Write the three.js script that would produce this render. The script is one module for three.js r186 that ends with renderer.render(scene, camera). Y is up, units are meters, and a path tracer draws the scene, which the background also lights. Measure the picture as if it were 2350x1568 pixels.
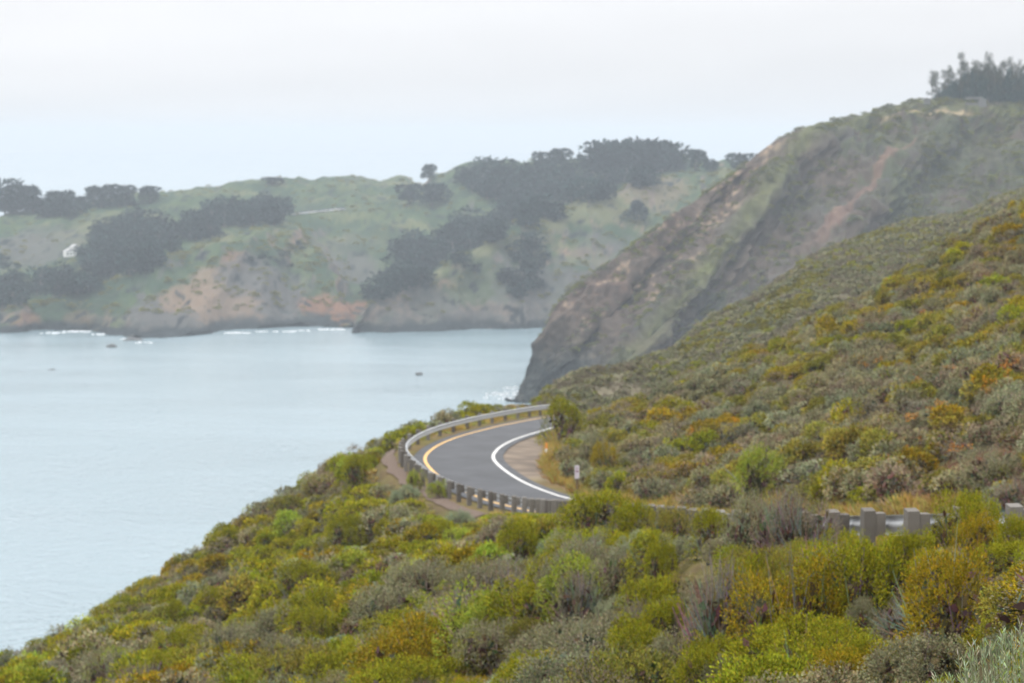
import * as THREE from 'three';
import { mergeGeometries, mergeVertices } from 'three/addons/utils/BufferGeometryUtils.js';
import { ImprovedNoise } from 'three/addons/math/ImprovedNoise.js';

// ---------------------------------------------------------------- camera, sky, sun, exposure, haze
const H = 120;                                   // eye height above the sea
const PITCH = Math.atan((784 - 310) / 5544);
const scene = new THREE.Scene();
const camera = new THREE.PerspectiveCamera(16.1, 1024 / 683, 0.5, 90000);
camera.position.set(0, H, 0);
camera.rotation.x = -PITCH;
camera.focus = 11.5;
camera.userData.fStop = 5.8;
scene.add(camera);

const renderer = new THREE.WebGLRenderer({ antialias: true });
renderer.setSize(1024, 683);
renderer.toneMapping = THREE.LinearToneMapping;
renderer.toneMappingExposure = 1.12;
renderer.shadowMap.enabled = true;

const noise = new ImprovedNoise();
const N3 = (x, y, z) => noise.noise(x, y, z);
const fbm = (x, y, z, o = 4) => { let a = 0.5, s = 0, f = 1; for (let i = 0; i < o; i++) { s += a * N3(x * f + 7.3 * i, y * f - 3.1 * i, z * f + 1.7 * i); a *= 0.5; f *= 2.03; } return s; };
const rng = (s) => () => { s = (s + 0x6d2b79f5) | 0; let t = Math.imul(s ^ (s >>> 15), 1 | s); t = (t + Math.imul(t ^ (t >>> 7), 61 | t)) ^ t; return ((t ^ (t >>> 14)) >>> 0) / 4294967296; };
const clamp = (x, a = 0, b = 1) => Math.min(b, Math.max(a, x));
const smooth = (a, b, x) => { const t = clamp((x - a) / (b - a)); return t * t * (3 - 2 * t); };
const lerp = (a, b, t) => a + (b - a) * t;
const mixc = (a, b, t) => [lerp(a[0], b[0], t), lerp(a[1], b[1], t), lerp(a[2], b[2], t)];

{ // an even overcast: stratus with soft long bands, three times brighter overhead than at the horizon as such skies are
  const W = 1024, Ht = 512, data = new Float32Array(W * Ht * 4);
  for (let j = 0; j < Ht; j++) for (let i = 0; i < W; i++) {
    const el = ((j + 0.5) / Ht - 0.5) * Math.PI, az = (i + 0.5) / W * 2 * Math.PI;
    const se = Math.max(0, Math.sin(el)), c = Math.cos(el);
    const x = Math.cos(az) * c, z = Math.sin(az) * c, y = Math.sin(el);
    const band = fbm(x * 2.2, y * 44 + x * 3.5, z * 2.2 + 4, 4), cloud = fbm(x * 3 + 9, y * 7, z * 3, 4);
    let L = 0.765 * (1 + 2.5 * se) * (1 + 0.2 * band + 0.08 * cloud);
    const warm = 0.012 * cloud;
    const k = (j * W + i) * 4;
    data[k] = L * (0.985 + warm); data[k + 1] = L * (0.995); data[k + 2] = L * (1.02 - warm); data[k + 3] = 1;
  }
  const sky = new THREE.DataTexture(data, W, Ht, THREE.RGBAFormat, THREE.FloatType);
  sky.mapping = THREE.EquirectangularReflectionMapping; sky.magFilter = sky.minFilter = THREE.LinearFilter;
  sky.colorSpace = THREE.LinearSRGBColorSpace; sky.needsUpdate = true;
  scene.background = sky; scene.environment = sky;
}
const sun = new THREE.DirectionalLight(new THREE.Color().setRGB(1, 0.955, 0.88), 1.5);
sun.position.set(-90, H + 190, -10); sun.target.position.set(0, H - 15, -100);
sun.castShadow = true; sun.shadow.radius = 22; sun.shadow.mapSize.set(4096, 4096);
Object.assign(sun.shadow.camera, { left: -160, right: 160, top: 160, bottom: -160, near: 1, far: 700 });
scene.add(sun, sun.target);
scene.fog = new THREE.FogExp2(new THREE.Color().setRGB(0.82, 0.915, 1.0), 0.000165);

// ---------------------------------------------------------------- helpers
const CP = Math.cos(PITCH), SP = Math.sin(PITCH);
function P(u, v, d) {                            // the place that a survey mark (u, v) has at horizontal distance d
  const x = (u - 1175) / 5544, y = -(v - 784) / 5544, t = d / (CP + y * SP);
  return new THREE.Vector3(x * t, H + (y * CP - SP) * t, -d);
}
const names = {};
function numbered(n) { const k = names[n] = (names[n] ?? -1) + 1; return k ? `${n}_${String(k).padStart(3, '0')}` : n; }
function shade(o) { o.castShadow = o.receiveShadow = true; return o; }
function tag(o, label, category, group, kind) {
  if (label) o.userData.label = label;
  if (category) o.userData.category = category;
  if (group) o.userData.group = group;
  if (kind) o.userData.kind = kind;
  return o;
}
function add(name, geo, mat, label, category, kind, group) {
  const m = shade(new THREE.Mesh(geo, mat)); m.name = numbered(name); scene.add(m);
  return tag(m, label, category, group, kind);
}
function thing(name, label, category, pos, group) {
  const g = new THREE.Group(); g.name = numbered(name); g.position.copy(pos ?? new THREE.Vector3()); scene.add(g);
  return tag(g, label, category, group);
}
function part(parent, name, geo, mat, label) {
  const m = shade(new THREE.Mesh(geo, mat)); m.name = name; parent.add(m); if (label) m.userData.label = label; return m;
}
const std = (o) => new THREE.MeshStandardMaterial({ roughness: 0.92, ...o });
const dull = (o) => new THREE.MeshPhysicalMaterial({ roughness: 1, specularIntensity: 0.12, ...o });   // soil, bark and small leaves: next to no gloss
const rgb = (r, g, b) => new THREE.Color().setRGB(r, g, b);
function catmull(p0, p1, p2, p3, t) { return 0.5 * (2 * p1 + (p2 - p0) * t + (2 * p0 - 5 * p1 + 4 * p2 - p3) * t * t + (3 * p1 - p0 - 3 * p2 + p3) * t * t * t); }
function rowAt(row, u) {                         // monotone cubic through [u, v, d] marks
  const n = row.length; if (u <= row[0][0]) return [row[0][1], row[0][2]]; if (u >= row[n - 1][0]) return [row[n - 1][1], row[n - 1][2]];
  let i = 0; while (u > row[i + 1][0]) i++;
  const h = row[i + 1][0] - row[i][0], t = (u - row[i][0]) / h, out = [];
  for (const c of [1, 2]) {
    const dl = (k) => (k < 0 || k >= n - 1) ? 0 : (row[k + 1][c] - row[k][c]) / (row[k + 1][0] - row[k][0]);
    const mm = (k) => { const a = k === 0 ? dl(0) : dl(k - 1), b = k === n - 1 ? dl(n - 2) : dl(k); return a * b <= 0 ? 0 : 2 * a * b / (a + b); };
    const m0 = mm(i), m1 = mm(i + 1), a = row[i][c], b = row[i + 1][c];
    out.push((2 * t ** 3 - 3 * t * t + 1) * a + (t ** 3 - 2 * t * t + t) * h * m0 + (-2 * t ** 3 + 3 * t * t) * b + (t ** 3 - t * t) * h * m1);
  }
  return out;
}
function grid(nu, nt, at, color, rough) {        // a surface from at(i, j); rough(p, n, i, j) moves a point along its normal; color(p, n, i, j)
  const pos = new Float32Array(nu * nt * 3), idx = [];
  for (let j = 0; j < nt; j++) for (let i = 0; i < nu; i++) { const p = at(i / (nu - 1), j / (nt - 1)); pos.set([p.x, p.y, p.z], (j * nu + i) * 3); }
  for (let j = 0; j < nt - 1; j++) for (let i = 0; i < nu - 1; i++) { const a = j * nu + i, b = a + 1, c = a + nu, d = c + 1; idx.push(a, c, b, b, c, d); }
  const g = new THREE.BufferGeometry(); g.setAttribute('position', new THREE.BufferAttribute(pos, 3)); g.setIndex(idx); g.computeVertexNormals();
  { let sy = 0; const q = g.attributes.normal; for (let k = 0; k < q.count; k += 7) sy += q.getY(k); if (sy < 0) { const ix = g.index.array; for (let k = 0; k < ix.length; k += 3) { const t = ix[k]; ix[k] = ix[k + 1]; ix[k + 1] = t; } g.computeVertexNormals(); } }
  const nrm = g.attributes.normal, p = new THREE.Vector3(), n = new THREE.Vector3();
  if (rough) {
    const q = pos.slice();
    for (let k = 0; k < nu * nt; k++) {
      p.fromArray(pos, k * 3); n.fromBufferAttribute(nrm, k); if (n.y < 0) n.negate();
      const h = rough(p, n, (k % nu) / (nu - 1), Math.floor(k / nu) / (nt - 1));
      q[k * 3] += n.x * h; q[k * 3 + 1] += n.y * h; q[k * 3 + 2] += n.z * h;
    }
    pos.set(q); g.computeVertexNormals();
  }
  const col = new Float32Array(nu * nt * 3);
  for (let k = 0; k < nu * nt; k++) {
    p.fromArray(pos, k * 3); n.fromBufferAttribute(g.attributes.normal, k); if (n.y < 0) n.negate();
    col.set(color(p, n, (k % nu) / (nu - 1), Math.floor(k / nu) / (nt - 1)), k * 3);
  }
  g.setAttribute('color', new THREE.BufferAttribute(col, 3));
  return g;
}
const sea = (u, d) => { let lo = 310, hi = 1600; for (let k = 0; k < 40; k++) { const m = (lo + hi) / 2; if (P(u, m, d).y > -1.5) lo = m; else hi = m; } return [u, lo, d]; };
const project = (p) => { const y = p.y - H, f = -p.z * CP - y * SP, up = y * CP - p.z * -SP * -1; const uy = y * CP + (-p.z) * SP; return [1175 + p.x / f * 5544, 784 - uy / f * 5544, -p.z]; };
function loft(rows, u0, u1, nu, steps, color, rough) {
  const nt = steps.reduce((a, b) => a + b, 0) + 1, marks = [];
  steps.forEach((s, r) => { for (let k = 0; k < s; k++) marks.push([r, k / s]); }); marks.push([steps.length - 1, 1]);
  const cache = [];
  for (let i = 0; i < nu; i++) { const u = lerp(u0, u1, i / (nu - 1)); cache.push(rows.map((r) => Array.isArray(r) ? P(u, ...rowAt(r, u)) : r(u))); }
  const at = (s, t) => {
    const i = Math.round(s * (nu - 1)), [r, k] = marks[Math.round(t * (nt - 1))], c = cache[i], n = c.length;
    const a = c[Math.max(0, r - 1)], b = c[r], d = c[r + 1], e = c[Math.min(n - 1, r + 2)];
    return new THREE.Vector3(catmull(a.x, b.x, d.x, e.x, k), catmull(a.y, b.y, d.y, e.y, k), catmull(a.z, b.z, d.z, e.z, k));
  };
  return grid(nu, nt, at, color, rough);
}
const behind = (row, dd, dy) => (u) => { const p = P(u, ...rowAt(row, u)); return new THREE.Vector3(p.x * (1 + dd / -p.z), p.y + dy, p.z - dd); };
const ray = new THREE.Raycaster(); ray.far = 5000;
function hit(u, v, meshes) { const o = new THREE.Vector3(0, H, 0); ray.set(o, P(u, v, 100).sub(o).normalize()); const h = ray.intersectObjects(meshes, false)[0]; return h ? h.point : null; }
function noiseTex(size, fn, srgb) {
  const d = new Uint8Array(size * size * 4);
  for (let j = 0; j < size; j++) for (let i = 0; i < size; i++) { const c = fn(i / size, j / size), k = (j * size + i) * 4; for (let q = 0; q < 3; q++) d[k + q] = clamp(Array.isArray(c) ? c[q] : c) * 255; d[k + 3] = 255; }
  const t = new THREE.DataTexture(d, size, size); t.wrapS = t.wrapT = THREE.RepeatWrapping; t.magFilter = t.minFilter = THREE.LinearFilter;
  if (srgb) t.colorSpace = THREE.SRGBColorSpace; t.needsUpdate = true; return t;
}
const tile = (x, y, f, o, s = 0) => { // fbm that repeats over the unit square
  const a = x * 2 * Math.PI, b = y * 2 * Math.PI, r = f / (2 * Math.PI); return fbm(Math.cos(a) * r + s, Math.sin(a) * r + Math.cos(b) * r, Math.sin(b) * r - s, o);
};
const grainMap = noiseTex(256, (x, y) => 0.8 + 0.5 * tile(x, y, 24, 3) + 0.16 * (N3(x * 256, y * 256, 3.5)), false);
const bumpMap = noiseTex(256, (x, y) => 0.5 + 0.9 * tile(x, y, 16, 5, 2.2), false);

// ---------------------------------------------------------------- the sea
{
  const waves = noiseTex(1024, (x, y) => 0.5 + 0.55 * tile(x, y, 26, 2, 1.1) + 0.5 * tile(x + 0.3, y, 90, 3, 5.2), false);
  const slick = noiseTex(512, (x, y) => 0.5 + 0.35 * tile(x, y, 7, 5, 3.3), false);
  waves.repeat.set(1 / 120, 1 / 120); slick.repeat.set(1 / 900, 1 / 320);
  const g = new THREE.PlaneGeometry(24000, 18000); const uv = g.attributes.uv;
  for (let k = 0; k < uv.count; k++) uv.setXY(k, g.attributes.position.getX(k), g.attributes.position.getY(k));
  g.rotateX(-Math.PI / 2);
  const m = new THREE.MeshStandardMaterial({ color: rgb(0.18, 0.25, 0.28), roughness: 0.42, roughnessMap: slick, bumpMap: waves, bumpScale: 0.5 });
  m.roughness = 0.42;
  const s = add('sea', g, m, 'pale grey blue sea filling the bay below the cliffs', 'sea', 'structure'); s.position.set(0, 0, -7500);
}

// ---------------------------------------------------------------- far headland across the bay
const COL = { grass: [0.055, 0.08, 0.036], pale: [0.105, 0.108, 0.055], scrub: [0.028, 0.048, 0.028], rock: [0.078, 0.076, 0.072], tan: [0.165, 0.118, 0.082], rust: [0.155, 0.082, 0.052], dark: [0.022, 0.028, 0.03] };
const headColor = (marks) => (p, n) => {
  const a = fbm(p.x / 60, p.y / 30, p.z / 60), b = fbm(p.x / 14 + 5, p.y / 10, p.z / 14), e = fbm(p.x / 5, p.y / 5, p.z / 5 + 9, 3);
  let c = mixc(COL.grass, COL.pale, smooth(-0.1, 0.35, a + 0.5 * b));
  c = mixc(c, COL.scrub, smooth(-0.02, 0.22, b + 0.6 * e - 0.3 * a));
  c = mixc(c, COL.scrub, 0.8 * smooth(0.0, 0.2, fbm(p.x / 26 + 3, p.y / 20, p.z / 40, 4)));
  const cliff = smooth(0.88, 0.70, n.y + 0.25 * b + 0.12 * e);
  c = mixc(c, mixc(COL.rock, COL.tan, smooth(-0.1, 0.3, a + e)), cliff);
  for (const [m, r, col, k] of marks) {
    const dx = (p.x - m.x) / r, dy = (p.y - m.y) / (r * 0.8), dz = (p.z - m.z) / (r * 2.2), q = Math.sqrt(dx * dx + dy * dy + dz * dz) + 0.6 * b + 0.4 * e;
    c = mixc(c, mixc(col, COL.rock, 0.35 * smooth(0, 0.4, e)), k * smooth(1.0, 0.65, q));
  }
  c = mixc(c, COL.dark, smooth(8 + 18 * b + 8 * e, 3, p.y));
  const w = 1 + 0.5 * e + 0.35 * b; return c.map((x) => x * w);
};
const headRough = (amp) => (p, n) => amp * (15 * (0.16 - Math.abs(fbm(p.x / 38, p.y / 130, p.z / 170 + 4, 3))) + 6 * fbm(p.x / 45, p.y / 45, p.z / 45, 3) + (1 - n.y) * 9 * fbm(p.x / 14, p.y / 40, p.z / 14, 3) + 1.6 * fbm(p.x / 9, p.y / 9, p.z / 9, 3));
const matHead = dull({ vertexColors: true });
const backCrest = [[-150, 505, 1880], [0, 492, 1900], [200, 470, 1950], [370, 441, 2000], [600, 420, 2050], [750, 412, 2100], [930, 410, 2150], [965, 426, 2100], [1000, 403, 2050], [1060, 383, 2000], [1200, 372, 1980], [1330, 372, 1960], [1540, 364, 1950], [1700, 378, 1900], [1950, 385, 1900]];
const backMid = [[-150, 600, 1710], [0, 580, 1720], [200, 545, 1760], [400, 505, 1820], [600, 482, 1880], [750, 474, 1880], [930, 500, 1820], [1000, 515, 1790], [1200, 470, 1800], [1400, 425, 1830], [1950, 425, 1830]];
const backLow = [[-150, 705, 1570], [0, 695, 1570], [200, 655, 1600], [400, 592, 1650], [600, 545, 1700], [700, 560, 1690], [760, 650, 1610], [800, 716, 1555], [860, 722, 1550], [1000, 730, 1540], [1300, 740, 1535], [1950, 740, 1535]];
const shoreBack = [[-150, 1560], [700, 1560], [800, 1528], [900, 1522], [1950, 1525]].map(([u, d]) => sea(u, d));
const spurCrest = [[-150, 745, 1488], [0, 712, 1500], [100, 684, 1520], [200, 652, 1540], [300, 621, 1560], [400, 583, 1590], [500, 549, 1620], [600, 520, 1660], [680, 520, 1690], [740, 580, 1650], [790, 690, 1560], [835, 757, 1505]];
const spurMid = [[-150, 756, 1478], [0, 742, 1478], [100, 724, 1492], [200, 708, 1500], [300, 692, 1505], [340, 690, 1490], [400, 660, 1525], [500, 612, 1565], [560, 587, 1590], [600, 602, 1585], [650, 640, 1575], [700, 672, 1560], [760, 712, 1535], [835, 759, 1503]];
const spurShore = [[-150, 1463], [0, 1464], [100, 1486], [200, 1488], [260, 1445], [340, 1426], [420, 1440], [500, 1470], [600, 1500], [700, 1515], [835, 1500]].map(([u, d]) => sea(u, d));
const noseCrest = [[806, 766, 1466], [820, 745, 1472], [850, 697, 1495], [1000, 620, 1520], [1100, 564, 1550], [1200, 507, 1595], [1300, 467, 1640], [1400, 441, 1680], [1500, 409, 1740], [1650, 396, 1780], [1950, 396, 1800]];
const noseMid = [[806, 768, 1464], [850, 737, 1480], [1000, 697, 1500], [1100, 662, 1520], [1200, 632, 1540], [1300, 612, 1560], [1500, 575, 1600], [1950, 565, 1620]];
const noseShore = [[806, 1463], [900, 1468], [1000, 1478], [1100, 1490], [1250, 1500], [1400, 1515], [1950, 1530]].map(([u, d]) => sea(u, d));
const mk = (list) => list.map(([u, v, d, r, c, k = 0.9]) => [P(u, v, d), r, c, k]);
const HEAD = [];
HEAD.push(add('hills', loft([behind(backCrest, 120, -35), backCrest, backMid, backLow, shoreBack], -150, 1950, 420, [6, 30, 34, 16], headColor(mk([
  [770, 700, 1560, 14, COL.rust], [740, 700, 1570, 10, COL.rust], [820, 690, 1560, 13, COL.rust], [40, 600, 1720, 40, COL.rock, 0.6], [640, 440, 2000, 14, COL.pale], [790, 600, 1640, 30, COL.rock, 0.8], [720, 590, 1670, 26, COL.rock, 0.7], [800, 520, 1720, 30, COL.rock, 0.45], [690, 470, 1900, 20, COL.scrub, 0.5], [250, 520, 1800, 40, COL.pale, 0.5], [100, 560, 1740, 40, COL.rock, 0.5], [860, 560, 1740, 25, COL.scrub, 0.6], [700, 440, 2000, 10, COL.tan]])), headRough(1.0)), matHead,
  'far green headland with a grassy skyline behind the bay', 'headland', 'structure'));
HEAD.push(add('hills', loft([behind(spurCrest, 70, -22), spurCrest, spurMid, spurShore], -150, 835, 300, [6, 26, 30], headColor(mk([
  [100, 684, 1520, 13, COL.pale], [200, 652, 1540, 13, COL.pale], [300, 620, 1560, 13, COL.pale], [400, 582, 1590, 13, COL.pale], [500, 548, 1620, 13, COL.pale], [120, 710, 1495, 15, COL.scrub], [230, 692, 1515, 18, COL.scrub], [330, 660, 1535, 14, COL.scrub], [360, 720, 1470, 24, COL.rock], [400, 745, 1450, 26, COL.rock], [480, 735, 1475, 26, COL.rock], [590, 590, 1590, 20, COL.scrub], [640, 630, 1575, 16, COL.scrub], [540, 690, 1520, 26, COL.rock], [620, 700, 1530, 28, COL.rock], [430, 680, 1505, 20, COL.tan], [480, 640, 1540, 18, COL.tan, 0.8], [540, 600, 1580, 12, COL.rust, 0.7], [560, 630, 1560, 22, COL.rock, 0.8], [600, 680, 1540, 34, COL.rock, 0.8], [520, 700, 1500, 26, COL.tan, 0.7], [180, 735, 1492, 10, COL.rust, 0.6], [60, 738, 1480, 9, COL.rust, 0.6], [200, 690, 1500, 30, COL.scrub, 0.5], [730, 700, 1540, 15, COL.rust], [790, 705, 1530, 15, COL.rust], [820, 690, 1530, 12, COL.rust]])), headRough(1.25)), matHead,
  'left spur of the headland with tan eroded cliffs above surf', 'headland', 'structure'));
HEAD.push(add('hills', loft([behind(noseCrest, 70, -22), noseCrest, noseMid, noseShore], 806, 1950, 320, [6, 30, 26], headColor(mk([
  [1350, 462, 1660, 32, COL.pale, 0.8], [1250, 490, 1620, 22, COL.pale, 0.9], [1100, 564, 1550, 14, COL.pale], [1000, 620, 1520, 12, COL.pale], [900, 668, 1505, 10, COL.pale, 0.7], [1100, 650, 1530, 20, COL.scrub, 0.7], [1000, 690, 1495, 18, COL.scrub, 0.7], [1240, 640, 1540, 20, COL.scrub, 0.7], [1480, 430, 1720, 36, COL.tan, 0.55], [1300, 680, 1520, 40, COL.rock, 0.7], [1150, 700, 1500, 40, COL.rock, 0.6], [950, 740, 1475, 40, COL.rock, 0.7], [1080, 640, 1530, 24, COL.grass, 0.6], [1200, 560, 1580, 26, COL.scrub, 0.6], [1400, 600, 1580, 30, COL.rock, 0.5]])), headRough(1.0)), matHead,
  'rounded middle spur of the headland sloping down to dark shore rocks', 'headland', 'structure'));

// ---------------------------------------------------------------- the big cliff on the right
const cliffCrest = [[1168, 928, 1087], [1182, 915, 1088], [1195, 893, 1090], [1207, 855, 1093], [1217, 825, 1096], [1240, 772, 1100], [1263, 738, 1104], [1280, 706, 1107], [1300, 680, 1110], [1350, 636, 1116], [1400, 602, 1122], [1500, 530, 1135], [1600, 458, 1150], [1690, 394, 1165], [1780, 324, 1180], [1830, 298, 1190], [1880, 282, 1200], [1960, 268, 1212], [2040, 246, 1222], [2120, 230, 1230], [2350, 240, 1240], [2520, 246, 1245]];
const cliffFoot = [[1168, 1086], [1230, 1078], [1300, 1070], [1450, 1052], [1700, 1030], [2000, 1000], [2520, 985]].map(([u, d]) => sea(u, d));
const bell = (x, w) => Math.exp(-x * x / (w * w));
const cliffAt = (s, t) => {
  const u = lerp(1168, 2520, Math.pow(s, 1.15)), tt = clamp((t - 0.08) / 0.92);
  const c = P(u, ...rowAt(cliffCrest, u)), f = P(u, ...rowAt(cliffFoot, u));
  if (t < 0.08) { const k = 1 - t / 0.08; return new THREE.Vector3(c.x * (1 + 80 * k / -c.z), c.y - 30 * k * k - 3 * k, c.z - 80 * k); }
  const drop = tt < 0.5 ? tt : tt; const p = new THREE.Vector3(lerp(c.x, f.x, tt), lerp(c.y, f.y, drop), lerp(c.z, f.z, tt));
  const big = smooth(1190, 1420, u) * smooth(0, 0.12, tt) * smooth(1.02, 0.7, tt), us = 1880 - 650 * tt;
  p.z += big * (15 * bell(u - us, 85) - 8 * bell(u - us - 170, 100) + 14 * bell(u - (2200 - 560 * tt), 90) - 16 * bell(u - (2330 - 560 * tt), 90) + 16 * bell(u - (2520 - 600 * tt), 110) - 10 * bell(u - us + 150, 70));
  p.y += 5 * Math.sin(tt * Math.PI) * smooth(1250, 1500, u);
  return p;
};
const cliffTint = { mauve: [0.076, 0.060, 0.048], red: [0.079, 0.052, 0.040], tan: [0.20, 0.15, 0.105], grey: [0.060, 0.059, 0.055], green: [0.036, 0.048, 0.019], pale: [0.082, 0.090, 0.036], olive: [0.058, 0.057, 0.028], baseDark: [0.018, 0.025, 0.025], dirt: [0.33, 0.26, 0.16] };
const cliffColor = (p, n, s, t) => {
  const u = lerp(1168, 2520, Math.pow(s, 1.15)), tt = clamp((t - 0.08) / 0.92), T = cliffTint, q = p.x * 0.8 + p.y * 0.5;   // strata and gullies run down to the left
  const a = fbm(p.x / 45, p.y / 45, p.z / 45), b = 0.55 * fbm((p.x - p.y * 0.9) / 16, (p.x * 0.5 + p.y) / 40, p.z / 30 + 3) + 0.6 * fbm(p.x / 17, p.y / 17, p.z / 17 + 8), e = fbm(p.x / 4.2, p.y / 4.2, p.z / 4.2 + 7, 3), us = 1880 - 650 * tt;
  let c = mixc(T.mauve, T.grey, smooth(-0.15, 0.2, a + 0.3 * e));
  c = mixc(c, T.green, 0.62 * smooth(0.02, 0.2, b + 0.5 * e + 0.25 * smooth(1750, 2200, u) - 0.1 - 0.2 * smooth(us + 40, us - 160, u)));
  c = mixc(c, T.red, 0.9 * smooth(us - 20, us - 130, u) * smooth(0.75, 0.3, tt) * smooth(-0.3, 0.15, a + 0.6 * b + e * 0.4));
  c = mixc(c, T.tan, 0.8 * smooth(us - 10, us - 90, u) * smooth(0.12, 0.28, b + 0.7 * e + 0.1 * a));
  c = mixc(c, T.pale, 0.75 * bell(u - us, 34 + 30 * b) * smooth(0.95, 0.7, tt));
  c = mixc(c, T.pale, 0.8 * smooth(0.075 + 0.10 * b + 0.05 * smooth(1950, 1850, u), 0.02, tt) * smooth(1800, 1900, u) * smooth(-0.25, 0.05, e + a + 0.15));
  c = mixc(c, T.olive, 0.6 * smooth(0.05, 0.25, a - b * 0.5 + e * 0.4) * smooth(1600, 1800, u));
  const scar = Math.abs(u - (2183 - 667 * tt) + 26 * b) / (5 + 16 * smooth(0.09, 0.34, tt));
  c = mixc(c, [0.135, 0.082, 0.064], 0.7 * smooth(1.0, 0.55, scar + 0.5 * e) * smooth(0.09, 0.13, tt) * smooth(0.52, 0.40, tt));
  const track = Math.abs(tt - 0.048 - 0.012 * Math.sin((u - 2060) / 50)) / 0.010;
  c = mixc(c, T.dirt, 0.8 * smooth(1, 0.4, track + 0.4 * e) * smooth(1990, 2060, u) * smooth(2270, 2200, u));
  c = mixc(c, T.tan, 0.7 * bell(u - 1255, 38) * bell(tt - 0.45, 0.2) * smooth(-0.1, 0.2, e + b + 0.1));
  c = mixc(c, T.baseDark, 0.9 * smooth(38 + 30 * b + 10 * e, 14, p.y) * smooth(1480, 1330, u));  // darker tone low on the seaward foot of the cliff
  const w = 1 + 1.0 * e + 0.6 * b; return c.map((x) => x * w);
};
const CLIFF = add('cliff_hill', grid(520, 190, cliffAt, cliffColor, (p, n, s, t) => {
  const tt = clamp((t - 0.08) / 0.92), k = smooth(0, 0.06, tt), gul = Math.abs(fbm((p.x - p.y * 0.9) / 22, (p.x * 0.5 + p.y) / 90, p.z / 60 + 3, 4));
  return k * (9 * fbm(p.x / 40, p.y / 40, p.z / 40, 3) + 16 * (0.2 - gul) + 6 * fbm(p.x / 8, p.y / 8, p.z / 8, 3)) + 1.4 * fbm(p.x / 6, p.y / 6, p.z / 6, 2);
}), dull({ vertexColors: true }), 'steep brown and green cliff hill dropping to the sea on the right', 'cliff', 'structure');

// ---------------------------------------------------------------- the middle shoulder between the near bank and the cliff
const shCrest = [[1230, 953, 300], [1300, 918, 330], [1453, 870, 380], [1558, 819, 425], [1611, 773, 450], [1750, 695, 510], [1859, 617, 560], [2053, 542, 640], [2228, 505, 690], [2350, 459, 730], [2520, 413, 760]];
const shNear = [[1230, 1090, 232], [1600, 1050, 234], [1900, 965, 238], [2200, 810, 244], [2520, 640, 250]];
const SHOULDER = add('hillside', loft([behind(shNear, -40, 4), shNear, shCrest, behind(shCrest, 90, -45), behind(shCrest, 330, -110)], 1230, 2520, 220, [4, 60, 12, 8], (p, n) => {
  const a = fbm(p.x / 25, p.y / 20, p.z / 25), b = fbm(p.x / 6, p.y / 6, p.z / 6); return mixc([0.11, 0.12, 0.06], [0.18, 0.16, 0.11], smooth(-0.2, 0.3, a + b)).map((x) => x * (1 + 0.4 * b));
}, (p) => 2.6 * fbm(p.x / 30, p.y / 30, p.z / 30, 3) + 0.8 * fbm(p.x / 7, p.y / 7, p.z / 7, 3)), dull({ vertexColors: true }), 'scrub covered hill shoulder between the near bank and the cliff', 'hillside', 'structure');

// ---------------------------------------------------------------- road line: marks along the foot of the guardrail
const railMarks = [[3600, 1420, 12], [2900, 1330, 22], [2500, 1305, 30], [2010, 1290, 38], [1780, 1277, 44.5], [1500, 1232, 62], [1340, 1205, 82], [1232, 1188, 102], [1144, 1171, 108.5], [1057, 1147, 115], [980, 1110, 122], [931, 1061, 131], [949, 1031, 140], [1007, 1004, 150], [1088, 982, 160], [1130, 973, 165.5], [1233, 955, 179], [1330, 948, 196], [1420, 966, 214]];
const railCurve = new THREE.CatmullRomCurve3(railMarks.map((m) => P(...m)), false, 'centripetal');
const RN = 900, railPts = railCurve.getSpacedPoints(RN), railLen = railCurve.getLength(), railT = [];
for (let k = 0; k <= RN; k++) { const t = railPts[Math.min(RN, k + 3)].clone().sub(railPts[Math.max(0, k - 3)]); t.y = 0; railT.push(t.normalize()); }
const ride = (s, off, up = 0) => { const f = clamp(s / railLen) * RN, k = Math.min(RN - 1, Math.floor(f)), q = railPts[k].clone().lerp(railPts[k + 1], f - k), t = railT[k].clone().lerp(railT[k + 1], f - k); return q.set(q.x - t.z * off, q.y + up + fall(s, off), q.z + t.x * off); };
function offRoad(x, z) {                         // signed offset from the rail (right of travel positive) and the road height there
  let best = 1e9, bk = 0; for (let k = 0; k <= RN; k += 4) { const d = (railPts[k].x - x) ** 2 + (railPts[k].z - z) ** 2; if (d < best) { best = d; bk = k; } }
  for (let k = Math.max(0, bk - 4); k <= Math.min(RN, bk + 4); k++) { const d = (railPts[k].x - x) ** 2 + (railPts[k].z - z) ** 2; if (d < best) { best = d; bk = k; } }
  const p = railPts[bk], t = railT[bk]; return [(x - p.x) * -t.z + (z - p.z) * t.x, p.y, bk / RN * railLen, Math.sqrt(best)];
}
const ROADW = 5.2;
const fall = (s, off) => -0.085 * clamp(off, 0, 7) * smooth(84, 58, s);   // the upper straight leans in towards the hill

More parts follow.
